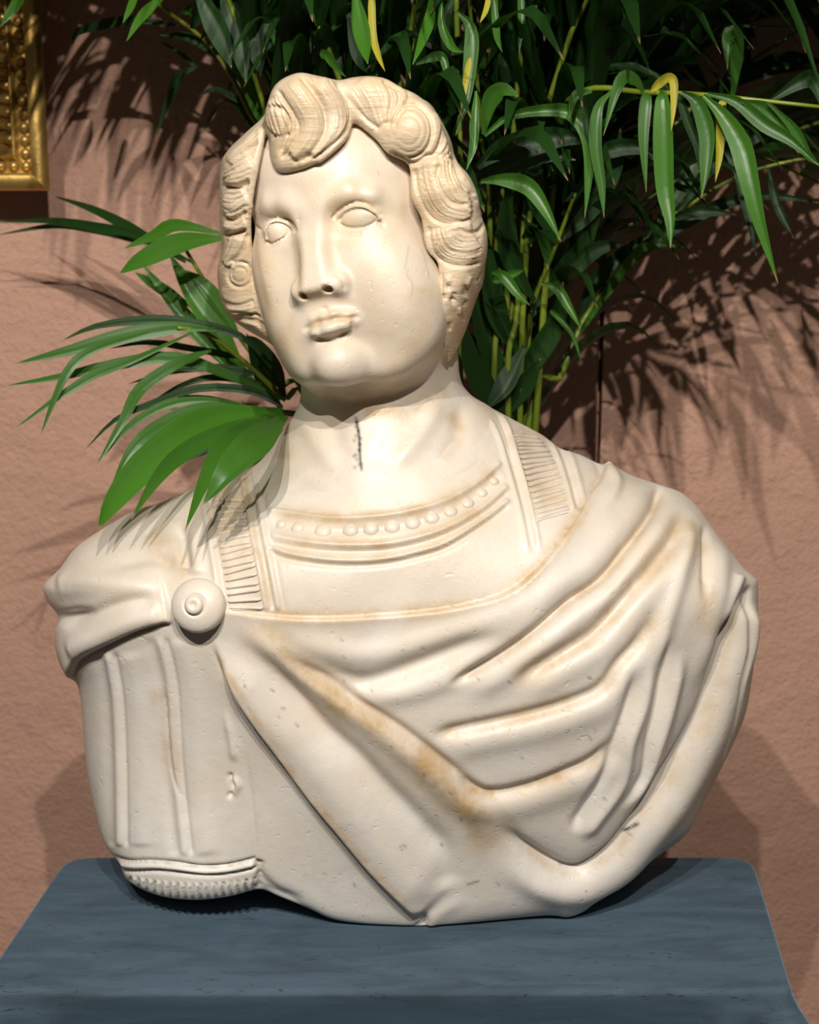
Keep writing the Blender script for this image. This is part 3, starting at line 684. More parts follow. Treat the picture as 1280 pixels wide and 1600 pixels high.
head['label'] = 'turned face and neck with blank carved eyes'; hair['label'] = 'thick wavy carved hair with a curled forelock'

# ---- brooch, collar beads and strap ribs carved on the torso
from mathutils.bvhtree import BVHTree
TBV = BVHTree.FromPolygons(TV.tolist(), TF.tolist())
def hit(u, v):
    d = Vector(ray(u, v)).normalized(); loc, n, i, t = TBV.ray_cast(Vector(CP), d)
    if loc is None: return np.array(un_y(u, v, 1.12)), np.array([0, -1., 0])
    n = np.array(n); n = n if n@np.array(d) < 0 else -n
    return np.array(loc), n
def smooth_n(u, v, r):
    ns = [hit(u+a, v+b)[1] for a in (-r, 0, r) for b in (-r, 0, r)]; n = np.mean(ns, 0); return n/np.linalg.norm(n)
def stain_shade_of(V, N): return stain_shade_cols(np.asarray(V), np.asarray(N), WM, BR, DK)
def lathe(c, n, prof, seg=48, jitter=0):
    n = n/np.linalg.norm(n); a = np.cross(n, [0, 0, 1.]); a /= np.linalg.norm(a); b = np.cross(n, a); V = []; Fq = []
    for r, h in prof:
        for k in range(seg):
            t = 2*math.pi*k/seg; V.append(c+(a*math.cos(t)+b*math.sin(t))*r+n*h)
    for i in range(len(prof)-1):
        for k in range(seg): Fq.append((i*seg+k, i*seg+(k+1) % seg, (i+1)*seg+(k+1) % seg, (i+1)*seg+k))
    V = np.array(V); N = np.tile(n, (len(V), 1)); return V, np.array(Fq), N
c, n = hit(310, 944); n = smooth_n(310, 944, 20); n = n*.5+np.array([-.02, -.86, .42])*.5; c = np.array(un_y(310, 946, min(c[1], 1.085)))
R_ = .0215
V, Fq, N = lathe(c, n, [(R_*.9, -.02), (R_*.98, -.004), (R_, .000), (R_*.97, .0035), (R_*.88, .006), (R_*.7, .0085), (R_*.52, .0102), (R_*.40, .0108), (R_*.37, .0098), (0.0001, .0098)])
brooch = mesh_np('brooch', V, Fq[:, ::-1], M_MARBLE, bust, True, stain_shade_of(V, N)*np.array([.5, 1, 1])); brooch['label'] = 'round domed cloak brooch with raised centre'
V, Fq, N = lathe(c, n, [(R_*.34, .008), (R_*.34, .0125), (R_*.27, .0142), (R_*.12, .0148), (R_*.09, .0138), (.0001, .0136)], 32)
boss = mesh_np('boss', V, Fq[:, ::-1], M_MARBLE, brooch, True, stain_shade_of(V, N))
for (bu, bv, br_) in ((440, 820, 8), (466, 825, 10), (505, 830, 12), (548, 829, 11), (580, 827, 11), (613, 824, 11), (645, 818, 11), (675, 810, 10.5), (704, 800, 10), (731, 787, 9.5), (753, 771, 8.5), (772, 753, 7.5)):
    c0, n0 = hit(bu, bv); n0 = smooth_n(bu, bv, 6); r = br_*MMPX
    V, Fq, N = lathe(c0, n0, [(r*1.1, -.002), (r*1.08, .0006), (r*.92, .0018), (r*.65, .0027), (r*.3, .0031), (.0001, .0032)], 18)
    mesh_np('collar_bead', V, Fq[:, ::-1], M_MARBLE, bust, True, stain_shade_of(V, N))
def rib(p, q, w=3.0, h=.0028, m=9):
    """a raised bar across a strap, following the carved surface between two picture points"""
    P = []; Ns = []
    for t in np.linspace(0, 1, m):
        u, v = p[0]*(1-t)+q[0]*t, p[1]*(1-t)+q[1]*t; c0, n0 = hit(u, v); P.append(c0); Ns.append(n0)
    P = np.array(P); Ns = np.array(Ns); Ns[:] = Ns.mean(0); Ns /= np.linalg.norm(Ns, axis=1, keepdims=True)
    P[:, :] = np.stack([np.convolve(np.pad(P[:, k], 1, 'edge'), [.25, .5, .25], 'valid') for k in range(3)], 1)
    tg = P[-1]-P[0]; tg /= np.linalg.norm(tg); V = []; Fq = []; prof = [(-1, -.0015), (-.8, .5*h), (-.35, h), (.35, h), (.8, .5*h), (1, -.0015)]
    for i in range(m):
        sd = np.cross(Ns[i], tg); e = 1 if 0 < i < m-1 else .4
        for a, b_ in prof: V.append(P[i]+sd*a*w*MMPX*e+Ns[i]*(b_*e if b_ > 0 else b_))
    k = len(prof)
    for i in range(m-1):
        for j in range(k-1): Fq.append((i*k+j, i*k+j+1, (i+1)*k+j+1, (i+1)*k+j))
    V = np.array(V); st = stain_shade_cols(V, np.repeat(Ns, k, 0), WM, BR, DK)*np.array([.25, 1, 1]); return V, np.array(Fq), st
def strap(label, lo_, hi_, n_):
    A = crom(lo_, 8); B = crom(hi_, 8); mid = [((a[0]+b_[0])/2, (a[1]+b_[1])/2) for a, b_ in zip(A[::2], B[::2])]
    c0 = hit(*mid[0])[0]
    # the strap's bed: a thin slab following the surface
    V = []; Fq = []; st = []
    ia = np.linspace(0, len(A)-1, 40); ib = np.linspace(0, len(B)-1, 40)
    A = np.stack([np.interp(ia, np.arange(len(A)), A[:, k]) for k in (0, 1)], 1); B = np.stack([np.interp(ib, np.arange(len(B)), B[:, k]) for k in (0, 1)], 1)
    NS = []
    for a, b_ in zip(A, B):
        for t in np.linspace(0, 1, 7):
            p_, n0 = hit(*(a*(1-t)+b_*t)); V.append(p_+n0*(.0006 if 0 < t < 1 else -.001)); NS.append(n0)
    for i in range(39):
        for j in range(6): Fq.append((i*7+j, i*7+j+1, (i+1)*7+j+1, (i+1)*7+j))
    V = np.array(V); s_ = mesh_np('shoulder_strap', V, np.array(Fq), M_MARBLE, bust, True, stain_shade_of(V, np.array(NS))); s_['label'] = label
    for i in range(n_):
        t = (i+.6)/n_; k = t*39; a = np.array([np.interp(k, np.arange(40), A[:, c_]) for c_ in (0, 1)]); b_ = np.array([np.interp(k, np.arange(40), B[:, c_]) for c_ in (0, 1)])
        V, Fq, st = rib(a*.95+b_*.05, b_*.95+a*.05+np.array([0, 2*math.sin(i*2.1)]))
        mesh_np('strap_rib', V, Fq, M_MARBLE, s_, True, st)
strap('ribbed strap on the shoulder beside the brooch', SLo, SLi[1:], 17)
strap('ribbed strap on the shoulder under the gathered cloak', z3((405, 165), (422, 210), (445, 285), (470, 370), (490, 445)), z3((505, 175), (537, 210), (565, 262), (590, 335), (610, 412)), 18)
print('bust parts', round(time.time()-T0, 1))

# ==================================================================  TABLE AND VELVET
TZ = 1.05
tw = NT('dark_wood'); tw.set(Base_Color=(.06, .035, .02), Roughness=.5)
QB = [un_z(104, 1337, TZ), un_z(1176, 1337, TZ), un_z(1240, 1547, TZ), un_z(-40, 1549, TZ)]
def prism(name, quad, z0, z1, mat, parent=None, shrink=0.):
    q = np.array(quad)[:, :2]; cen = q.mean(0); q = q+(cen-q)/np.linalg.norm(cen-q, axis=1, keepdims=True)*shrink
    V = [(x, y, z0) for x, y in q]+[(x, y, z1) for x, y in q]
    return mesh_np(name, V, [(0, 1, 2, 3), (7, 6, 5, 4), (0, 4, 5, 1), (1, 5, 6, 2), (2, 6, 7, 3), (3, 7, 4, 0)], mat, parent, False)
cen = np.mean(np.array(QB)[:, :2], 0)
table = empty('display_table', (cen[0], cen[1], 0)); tag(table, 'narrow display table covered with draped slate blue velvet', 'table')
qi = [np.array([q[0]+(.05 if q[0] < cen[0] else -.05), q[1]+(.085 if q[1] < cen[1] else -.03), 0]) for q in QB]
prism('tabletop', [np.array([q[0]+(.02 if q[0] < cen[0] else -.02), q[1]+(.03 if q[1] < cen[1] else -.015), 0]) for q in QB], TZ-.028, TZ-.006, tw.m, table)
for p in qi:
    box('leg', (p[0]-.016, p[1]-.016, 0), (p[0]+.016, p[1]+.016, TZ-.028), tw.m, table)
def mat_velvet():
    t = NT('slate_blue_velvet'); co = t.coords()
    mp = t.node('ShaderNodeMapping'); mp.inputs['Scale'].default_value = (1.2, 5, 5); t.link(co, mp.inputs['Vector'])
    sm = t.ramp(t.noise(7, 6, .62, mp.outputs[0], .6), [(.40, (0, 0, 0)), (.66, (1, 1, 1))])
    c = t.mix(sm, (.050, .084, .116), (.026, .042, .060))
    c = t.mix(t.ramp(t.noise(16, 5, .7, mp.outputs[0], 1.4), [(.66, (0, 0, 0)), (.78, (.8, .8, .8))]), c, (.022, .026, .033))
    c = t.mix(t.ramp(t.noise(34, 4, .6, mp.outputs[0], 2.), [(.61, (0, 0, 0)), (.70, (.8, .8, .8))]), c, (.010, .013, .018))
    t.set(Base_Color=c, Roughness=.85)
    t.b.inputs['Sheen Weight'].default_value = .4; t.b.inputs['Sheen Roughness'].default_value = .45; t.b.inputs['Sheen Tint'].default_value = (.30, .55, .80, 1)
    t.bump(t.math('ADD', t.noise(500, 2, .5, co), t.math('MULTIPLY', t.noise(22, 4, .5, mp.outputs[0]), 1.)), .2, .0012)
    return t.m
def cloth():
    q = np.array(QB)[:, :2]; bl, br, fr, fl = q
    n = 120; m = 60; drop = .98
    ring = []                                        # perimeter points with rounded corners
    def along(a, b, k): return [a+(b-a)*t for t in np.linspace(0, 1, k, endpoint=False)]
    R = .028
    def corner(p, a, b, R):
        d1 = (a-p)/np.linalg.norm(a-p); d2 = (b-p)/np.linalg.norm(b-p); s, e = p+d1*R, p+d2*R
        return [s*(1-t)**2+2*p*t*(1-t)+e*t*t for t in np.linspace(0, 1, 7)]
    cs = [corner(fl, bl, fr, .008), corner(fr, fl, br, .008), corner(br, fr, bl, R), corner(bl, br, fl, R)]
    per = []
    for i in range(4):
        per += cs[i]; a = cs[i][-1]; b = cs[(i+1) % 4][0]; per += along(a, b, 60)[1:]
    per = np.array(per); K = len(per); cen_ = q.mean(0)
    tan = np.roll(per, -1, 0)-np.roll(per, 1, 0); tan /= np.linalg.norm(tan, axis=1, keepdims=True)
    out = np.stack([tan[:, 1], -tan[:, 0]], 1)
    arc = np.concatenate([[0], np.cumsum(np.hypot(*(per[1:]-per[:-1]).T))])
    cd_ = np.min([np.hypot(*(per-c).T) for c in (fl, fr, br, bl)], 0)
    V = []; Fq = []
    rings = []
    for s in np.linspace(0, 1, 24)[:-1]: rings.append(('top', s))
    for a in np.linspace(0, math.pi/2, 6): rings.append(('edge', a))
    for z in np.concatenate([np.linspace(.012, .12, 10), np.linspace(.16, drop, 16)]): rings.append(('side', z))
    rr = .0055
    for kind, s in rings:
        for k in range(K):
            p = per[k]
            if kind == 'top':
                x = cen_+(p-cen_)*s*(1-.0)-out[k]*rr*s; z = TZ-.0004+.0003*math.sin(x[0]*60+x[1]*35)
            elif kind == 'edge':
                x = p-out[k]*rr+out[k]*rr*math.sin(s); z = TZ-rr+rr*math.cos(s)
            else:
                g_ = math.exp(-(cd_[k]/.06)**2); w = min(s/.25, 1)
                fold = (.006*math.sin(arc[k]*34+1)+.004*math.sin(arc[k]*71))*w*(1-g_)+g_*(.012+.035*min(s/.1, 1)*math.cos(cd_[k]*120))*min(1, s/.03)
                ins = .55*min(s, .11)*(1-g_) if out[k][1] < -.7 else 0.
                x = p+out[k]*(fold+.02*w*s-ins); z = TZ-rr-s
            V.append((x[0], x[1], z))
    for i in range(len(rings)-1):
        for k in range(K): Fq.append((i*K+k, i*K+(k+1) % K, (i+1)*K+(k+1) % K, (i+1)*K+k))
    Fq = np.array(Fq); V = np.array(V)
    nn = np.cross(V[Fq[0, 1]]-V[Fq[0, 0]], V[Fq[0, 2]]-V[Fq[0, 0]])
    return mesh_np('velvet_cover', V, Fq, mat_velvet(), table)
vc = cloth()

# ==================================================================  PALM
def mat_leaf(name, c0, c1, tr, rough=.32):
    t = NT(name); co = t.coords()
    at = t.node('ShaderNodeAttribute', attribute_name='leaf_uv').outputs['Vector']; sp = t.node('ShaderNodeSeparateXYZ'); t.link(at, sp.inputs[0])
    wv = t.node('ShaderNodeTexWave', wave_type='BANDS', bands_direction='X'); wv.inputs['Scale'].default_value = 6; wv.inputs['Distortion'].default_value = .3; t.link(at, wv.inputs['Vector'])
    c = t.mix(t.noise(12, 3, .5, co), c0, c1)
    c = t.mix(t.math('MULTIPLY', wv.outputs['Fac'], .5), c, tuple(x*.5 for x in c0))
    c = t.mix(t.ramp(sp.outputs[1], [(.955, (0, 0, 0)), (.99, (1, 1, 1))]), c, (.30, .19, .09))       # dried tip
    t.set(Base_Color=c, Roughness=rough); t.b.inputs['Specular IOR Level'].default_value = .5
    tn = t.node('ShaderNodeBsdfTranslucent'); t.link(t.mix(1., c, tr, 'MULTIPLY'), tn.inputs[0])
    mx = t.node('ShaderNodeMixShader'); mx.inputs[0].default_value = .22
    out = t.n['Material Output']; t.link(t.b.outputs[0], mx.inputs[1]); t.link(tn.outputs[0], mx.inputs[2]); t.link(mx.outputs[0], out.inputs[0])
    t.bump(wv.outputs['Fac'], .35, .0008)
    return t.m
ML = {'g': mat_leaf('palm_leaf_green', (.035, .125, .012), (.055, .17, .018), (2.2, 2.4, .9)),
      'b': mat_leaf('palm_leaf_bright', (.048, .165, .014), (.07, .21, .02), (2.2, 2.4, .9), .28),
      'd': mat_leaf('palm_leaf_shaded', (.010, .042, .006), (.018, .066, .009), (2.2, 2.4, .9), .42),  # same leaf with the shade of overhanging fronds darkened into its colour
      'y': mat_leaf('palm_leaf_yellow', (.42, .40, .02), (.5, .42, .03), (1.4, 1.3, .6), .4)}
ts = NT('palm_stem'); tco = ts.coords()
ts.set(Base_Color=ts.mix(ts.noise(6, 3, .5, tco), (.07, .15, .012), (.20, .22, .018)), Roughness=.4)
M_STEM = ts.m

def ribbon(P, W, side, twist=0., keel=.22, nseg=12, belly=False):
    """a leaflet: pleated blade along a 3-D curve, W half-width, side = rough width direction at each point"""
    P = np.asarray(P, float); c = crom(P, max(3, int(math.ceil(nseg/(len(P)-1)))))
    m = len(c); T = np.gradient(c, axis=0); T /= np.linalg.norm(T, axis=1, keepdims=True)+1e-9
    V = []; uv = []
    for i in range(m):
        s = i/(m-1); w = W*min(1, (s/.12+.25) if not belly else .22+.78*math.sin(min(1, s/.48)*math.pi/2)**1.3)*max(.02, (1-max(0, (s-.40)/.60)**1.9))
        sd = side(c[i]) if callable(side) else side
        sd = sd-T[i]*(sd@T[i]); sd /= np.linalg.norm(sd)+1e-9; nn = np.cross(sd, T[i])
        a = twist*s+ .0; sd, nn = sd*math.cos(a)+nn*math.sin(a), nn*math.cos(a)-sd*math.sin(a)
        for k, (x, h) in enumerate(((-1, .5), (-.5, .12), (0, -.5), (.5, .12), (1, .5))):
            V.append(c[i]+sd*x*w+nn*h*keel*w); uv.append((x*.5+.5, s, 0))
    Fq = [(i*5+k, i*5+k+1, (i+1)*5+k+1, (i+1)*5+k) for i in range(m-1) for k in range(4)]
    return V, Fq, uv
def leaf_obj(geo, kind, parent, name='leaflet'):
    V, Fq, uv = geo; o = mesh_np(name, V, Fq, ML[kind], parent)
    at = o.data.attributes.new('leaf_uv', 'FLOAT_VECTOR', 'POINT'); at.data.foreach_set('vector', np.array(uv, np.float32).ravel())
    return o
def tube(P, r0, r1, nseg=24, sides=7):
    c = crom(P, max(3, nseg//(len(P)-1))); m = len(c); T = np.gradient(c, axis=0); T /= np.linalg.norm(T, axis=1, keepdims=True)+1e-9
    a = np.cross(T, [0.3, 1, .1]); a /= np.linalg.norm(a, axis=1, keepdims=True); b = np.cross(T, a); V = []; Fq = []
    for i in range(m):
        r = r0+(r1-r0)*i/(m-1)
        for k in range(sides): t = 2*math.pi*k/sides; V.append(c[i]+(a[i]*math.cos(t)+b[i]*math.sin(t))*r)
    for i in range(m-1):
        for k in range(sides): Fq.append((i*sides+k, i*sides+(k+1) % sides, (i+1)*sides+(k+1) % sides, (i+1)*sides+k))
    V.append(c[0]); V.append(c[-1]); Fq = [list(f) for f in Fq]
    Fq += [[(k+1) % sides, k, m*sides] for k in range(sides)]+[[(m-1)*sides+k, (m-1)*sides+(k+1) % sides, m*sides+1] for k in range(sides)]
    return V, Fq
def raw_mesh(name, V, Fq, mat, parent):
    me = bpy.data.meshes.new(name); me.from_pydata([tuple(p) for p in V], [], [tuple(f) for f in Fq]); me.polygons.foreach_set('use_smooth', [True]*len(me.polygons)); me.materials.append(mat)
    o = bpy.data.objects.new(name, me); COL.objects.link(o); o.parent = parent; o.matrix_parent_inverse = parent.matrix_world.inverted(); return o
POT = np.array([.10, 1.50, 0.])
palm = empty('areca_palm', tuple(POT)); tag(palm, 'potted palm with long arching green fronds standing behind the bust', 'palm')
tp = NT('glazed_pot'); tp.set(Base_Color=(.10, .05, .03), Roughness=.4)
V, Fq, _ = lathe(POT, np.array([0, 1e-4, 1.]), [(.001, .0), (.12, .0), (.125, .02), (.165, .30), (.172, .33), (.172, .36), (.158, .36), (.152, .32), (.001, .315)], 40)
raw_mesh('pot', V, Fq, tp.m, palm)
te = NT('potting_soil'); te.set(Base_Color=(.03, .02, .012), Roughness=.95); te.bump(te.noise(80, 4, .6), .8, .01)
V, Fq, _ = lathe(POT, np.array([0, 1e-4, 1.]), [(.153, .322), (.10, .333), (.001, .338)], 32); raw_mesh('soil', V, Fq, te.m, palm)
CROWN = POT+np.array([0, 0, .33])
def view_side(p): 
    d = p-CP; return d/np.linalg.norm(d)
def frond(path3, r0=.0045, r1=.0012):
    V, Fq = tube(path3, r0, r1, 30); return raw_mesh('frond', V, Fq, M_STEM, palm)
def px3(pts, ys):
    ys = np.interp(np.linspace(0, 1, len(pts)), np.linspace(0, 1, len(ys)), ys); return [un_y(u, v, y) for (u, v), y in zip(pts, ys)]
def from_crown(pts3, dx=0., dy=0., lift=.5):
    a = CROWN+np.array([dx, dy, 0]); b = np.array(pts3[0]); m = a*.45+b*.55; m[2] = a[2]+(b[2]-a[2])*lift; m[:2] = a[:2]*.7+b[:2]*.3
    return [a, m]+list(pts3)
rp_ = random.Random(7)
NLEAF = [0]
def traced(fr, leaves):
    for L_, ys, w, kind, tw_ in leaves:
        P = px3(L_, ys); zc = np.mean([(p-CP)@F3 for p in P]); hw = w*.5*zc/FPX*1.12
        def sd(p, P=P):
            return np.cross(view_side(p), P[-1]-P[0])
        T_ = crom(P, 4)
        def side(p): 
            k = int(np.argmin(((T_-p)**2).sum(1))); t = T_[min(k+1, len(T_)-1)]-T_[max(k-1, 0)]; s = np.cross(view_side(p), t); s = s/(np.linalg.norm(s)+1e-9)
            return s+view_side(p)*.35
        leaf_obj(ribbon(P, hw, side, tw_, .4, 14, w > 13), kind, fr); NLEAF[0] += 1

# --- right-hand frond that droops in front (tip beyond the frame)
fA = frond(from_crown(px3([(870, 210), (885, 160), (930, 138), (1000, 144), (1080, 147), (1150, 153), (1290, 168)], [1.42, 1.36, 1.32, 1.28, 1.26])), .004, .0016)
traced(fA, [
    ([(1013, 146), (1010, 156), (1006, 218), (1010, 300)], [1.28, 1.26], 18, 'g', .2), ([(1030, 145), (1035, 155), (1037, 212), (1040, 292), (1047, 340), (1048, 388)], [1.28, 1.25], 30, 'b', 0),
    ([(1017, 143), (1041, 122), (1053, 128), (1053, 165), (1049, 207)], [1.28, 1.26], 13, 'y', .1), ([(1065, 144), (1089, 160), (1105, 207), (1103, 260), (1096, 310)], [1.27, 1.25], 25, 'g', 0),
    ([(1099, 149), (1131, 181), (1158, 226), (1171, 279), (1188, 350), (1216, 443)], [1.27, 1.23], 32, 'b', .1), ([(1105, 146), (1152, 159), (1195, 194), (1237, 220), (1278, 258)], [1.27, 1.24], 22, 'g', 0),
    ([(1160, 158), (1195, 170), (1219, 197), (1236, 232)], [1.26, 1.25], 26, 'g', 0), ([(1006, 144), (993, 126), (975, 122), (961, 149), (943, 212)], [1.29, 1.27], 20, 'g', 0),
    ([(955, 143), (935, 170), (931, 226), (940, 287), (944, 340)], [1.3, 1.28], 19, 'g', .1), ([(925, 143), (900, 149), (890, 185)], [1.3, 1.3], 14, 'g', 0), ([(905, 143), (917, 190), (927, 250), (933, 300)], [1.31, 1.3], 9, 'd', 0),
    ([(1060, 146), (1075, 190), (1090, 230), (1093, 270)], [1.28, 1.27], 13, 'd', 0), ([(1130, 152), (1127, 190), (1125, 240), (1118, 285)], [1.28, 1.27], 13, 'y', .2), ([(1200, 160), (1256, 125), (1275, 130), (1285, 170)], [1.3, 1.28], 26, 'd', 0),
    ([(1200, 160), (1240, 200), (1262, 240), (1285, 262)], [1.25, 1.24], 15, 'g', 0)])
# --- right-hand frond behind, pale stem running out to the right
fB = frond(from_crown(px3([(826, 667), (874, 592), (911, 502), (959, 433), (1012, 372), (1060, 332), (1152, 276), (1245, 250), (1300, 245)], [1.46, 1.5, 1.5, 1.48, 1.45])), .0042, .0016)
traced(fB, [
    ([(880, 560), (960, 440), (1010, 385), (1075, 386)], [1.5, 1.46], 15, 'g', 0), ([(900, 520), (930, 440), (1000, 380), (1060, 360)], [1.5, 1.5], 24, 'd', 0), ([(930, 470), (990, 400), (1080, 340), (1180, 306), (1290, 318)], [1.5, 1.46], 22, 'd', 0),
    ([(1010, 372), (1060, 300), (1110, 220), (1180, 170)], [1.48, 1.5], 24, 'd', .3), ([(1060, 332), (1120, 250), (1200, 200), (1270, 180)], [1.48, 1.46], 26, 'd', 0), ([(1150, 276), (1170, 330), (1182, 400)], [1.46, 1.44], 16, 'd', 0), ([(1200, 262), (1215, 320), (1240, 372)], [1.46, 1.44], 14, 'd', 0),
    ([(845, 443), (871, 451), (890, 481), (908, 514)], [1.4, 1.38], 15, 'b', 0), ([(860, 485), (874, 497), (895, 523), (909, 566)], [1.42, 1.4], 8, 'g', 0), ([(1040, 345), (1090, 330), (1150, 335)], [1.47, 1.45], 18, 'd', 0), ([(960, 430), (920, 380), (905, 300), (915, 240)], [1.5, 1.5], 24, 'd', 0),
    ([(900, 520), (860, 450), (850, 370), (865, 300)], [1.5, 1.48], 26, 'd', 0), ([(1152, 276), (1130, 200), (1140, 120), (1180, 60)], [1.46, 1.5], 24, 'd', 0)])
# --- centre fronds beside the head
fC = frond(from_crown(px3([(770, 660), (765, 470), (765, 300), (752, 215), (745, 120), (735, 20), (730, -60)], [1.46, 1.42, 1.36, 1.30])), .004, .0015)
traced(fC, [
    ([(757, 212), (800, 180), (874, 171), (905, 186), (919, 212), (922, 245), (919, 292), (914, 340)], [1.32, 1.3], 24, 'b', 0), ([(746, 262), (780, 235), (830, 222), (879, 214), (935, 222)], [1.34, 1.33], 40, 'd', .2), ([(748, 285), (800, 255), (850, 240), (900, 250)], [1.36, 1.34], 34, 'd', 0),
    ([(752, 283), (789, 281), (826, 291), (852, 326), (877, 378)], [1.32, 1.29], 26, 'b', 0), ([(744, 142), (742, 186), (740, 228), (729, 266)], [1.28, 1.26], 15, 'b', 0), ([(715, 20), (733, 37), (738, 66), (734, 114), (728, 160), (712, 212)], [1.3, 1.28], 22, 'g', 0),
    ([(735, 90), (726, 140), (720, 175)], [1.29, 1.28], 9, 'y', 0), ([(755, 210), (765, 160), (785, 140), (810, 150)], [1.32, 1.3], 26, 'g', .4), ([(768, 426), (786, 430), (808, 457), (828, 477)], [1.36, 1.34], 16, 'b', 0), ([(770, 440), (800, 428), (818, 422)], [1.38, 1.37], 12, 'b', 0)])
# --- tall fronds rising out of the top of the picture
fD = frond(from_crown(px3([(800, 640), (820, 430), (845, 260), (871, 167), (935, 27), (975, -60)], [1.5, 1.52, 1.5, 1.46])), .0042, .0022)
traced(fD, [([(940, -20), (941, 10), (940, 42)], [1.4, 1.4], 9, 'g', 0), ([(871, 167), (835, 100), (820, 20), (825, -40)], [1.5, 1.48], 28, 'd', 0), ([(890, 130), (900, 50), (890, -40)], [1.48, 1.46], 30, 'd', 0), ([(900, 110), (960, 60), (1040, 20), (1100, -20)], [1.5, 1.5], 26, 'd', 0),
    ([(880, 150), (960, 110), (1040, 50), (1090, -10)], [1.5, 1.5], 26, 'd', 0), ([(860, 200), (920, 150), (975, 55)], [1.46, 1.44], 10, 'g', 0), ([(850, 240), (800, 160), (790, 80), (800, 10)], [1.5, 1.48], 28, 'd', 0)])
fE = frond(from_crown(px3([(835, 640), (875, 470), (960, 310), (1090, 160), (1230, 60), (1320, 10)], [1.52, 1.58, 1.6, 1.58])), .0042, .002)
traced(fE, [([(1145, 152), (1150, 93), (1146, 54), (1138, 62), (1137, 108)], [1.42, 1.4], 26, 'g', 0), ([(1060, 210), (1000, 130), (980, 60), (1000, -20)], [1.58, 1.58], 28, 'd', 0), ([(1110, 150), (1070, 80), (1060, 10), (1080, -40)], [1.58, 1.58], 28, 'd', 0), ([(1110, 150), (1180, 110), (1270, 105)], [1.58, 1.55], 26, 'd', 0),
    ([(1170, 105), (1150, 50), (1160, -20)], [1.58, 1.58], 26, 'd', 0), ([(1170, 105), (1230, 90), (1300, 100)], [1.58, 1.55], 22, 'd', 0), ([(950, 28), (1060, 30), (1150, 40), (1290, 40)], [1.5, 1.48], 6, 'g', 0), ([(1010, 280), (950, 230), (930, 150), (950, 90)], [1.56, 1.56], 28, 'd', 0), ([(1010, 280), (1080, 240), (1150, 250)], [1.56, 1.54], 24, 'd', 0)])
fF = frond(from_crown(px3([(690, 660), (660, 430), (640, 200), (640, 80), (650, 0), (665, -60)], [1.48, 1.46, 1.4, 1.34])), .0042, .002)
traced(fF, [([(675, -15), (672, 27), (661, 61), (645, 101)], [1.27, 1.22], 17, 'b', .2), ([(690, -15), (690, 35), (701, 64), (712, 77), (726, 81)], [1.27, 1.25], 14, 'b', 0), ([(770, -15), (775, 35), (778, 61), (785, 82)], [1.3, 1.28], 11, 'g', 0), ([(814, -15), (815, 32), (811, 86)], [1.3, 1.29], 10, 'g', 0),
    ([(766, -15), (760, 15), (750, 36)], [1.29, 1.28], 8, 'y', 0), ([(553, -20), (562, 30), (570, 70), (575, 100)], [1.3, 1.27], 26, 'b', 0), ([(581, -20), (583, 51), (591, 85), (602, 112)], [1.29, 1.27], 11, 'y', 0), ([(545, 20), (570, 85), (590, 118)], [1.34, 1.32], 36, 'd', 0), ([(500, 82), (513, 88), (523, 102), (540, 120)], [1.33, 1.31], 13, 'g', 0),
    ([(650, 100), (690, 88), (700, 130)], [1.28, 1.27], 15, 'g', 0), ([(700, 120), (690, 50), (710, -10)], [1.36, 1.36], 24, 'd', 0), ([(640, 90), (610, 40), (600, -30)], [1.38, 1.36], 28, 'd', 0), ([(645, 60), (720, 70), (790, 20)], [1.38, 1.36], 26, 'd', 0)])
fG = frond(from_crown(px3([(560, 640), (470, 300), (424, 140), (379, 75), (320, 0), (280, -60)], [1.46, 1.48, 1.46, 1.42]), -.02), .004, .002)
traced(fG, [([(304, -20), (341, 47), (362, 106)], [1.42, 1.4], 34, 'd', 0), ([(345, -20), (372, 60), (385, 130)], [1.43, 1.41], 34, 'd', 0), ([(388, -20), (400, 62), (408, 120)], [1.43, 1.41], 32, 'd', 0), ([(426, -20), (430, 60), (434, 120)], [1.42, 1.4], 32, 'd', 0), ([(466, -20), (472, 60), (480, 120)], [1.42, 1.4], 32, 'd', 0), ([(500, -20), (520, 50), (540, 120)], [1.42, 1.4], 30, 'd', 0),
    ([(420, 40), (440, 80), (460, 125)], [1.4, 1.38], 14, 'g', 0)])
fH = frond(from_crown(px3([(520, 640), (430, 260), (391, 178), (357, 112), (316, 59), (254, 12), (200, -40)], [1.48, 1.52, 1.54, 1.5]), -.03), .004, .0016)
traced(fH, [([(213, -15), (205, 10), (192, 36)], [1.46, 1.44], 11, 'b', 0), ([(262, -10), (235, 12), (216, 34), (198, 64)], [1.46, 1.43], 15, 'b', 0), ([(279, 40), (220, 32), (169, 37), (122, 50), (113, 72)], [1.55, 1.58], 15, 'd', 0), ([(310, 104), (285, 115), (276, 128), (260, 166), (243, 216)], [1.58, 1.6], 14, 'd', 0), ([(310, 108), (280, 82), (245, 62)], [1.58, 1.6], 6, 'd', 0),
    ([(300, 45), (320, 0), (330, -40)], [1.48, 1.46], 30, 'd', 0), ([(345, 95), (300, 60), (250, 55)], [1.54, 1.56], 14, 'd', 0), ([(385, 165), (340, 140), (310, 150)], [1.54, 1.56], 8, 'd', 0), ([(40, -20), (25, 8), (0, 42)], [1.5, 1.48], 16, 'b', 0)])
fL = frond(from_crown(px3([(800, 655), (815, 560), (835, 470), (870, 380), (900, 300)], [1.5, 1.46, 1.42, 1.4])), .004, .0018)
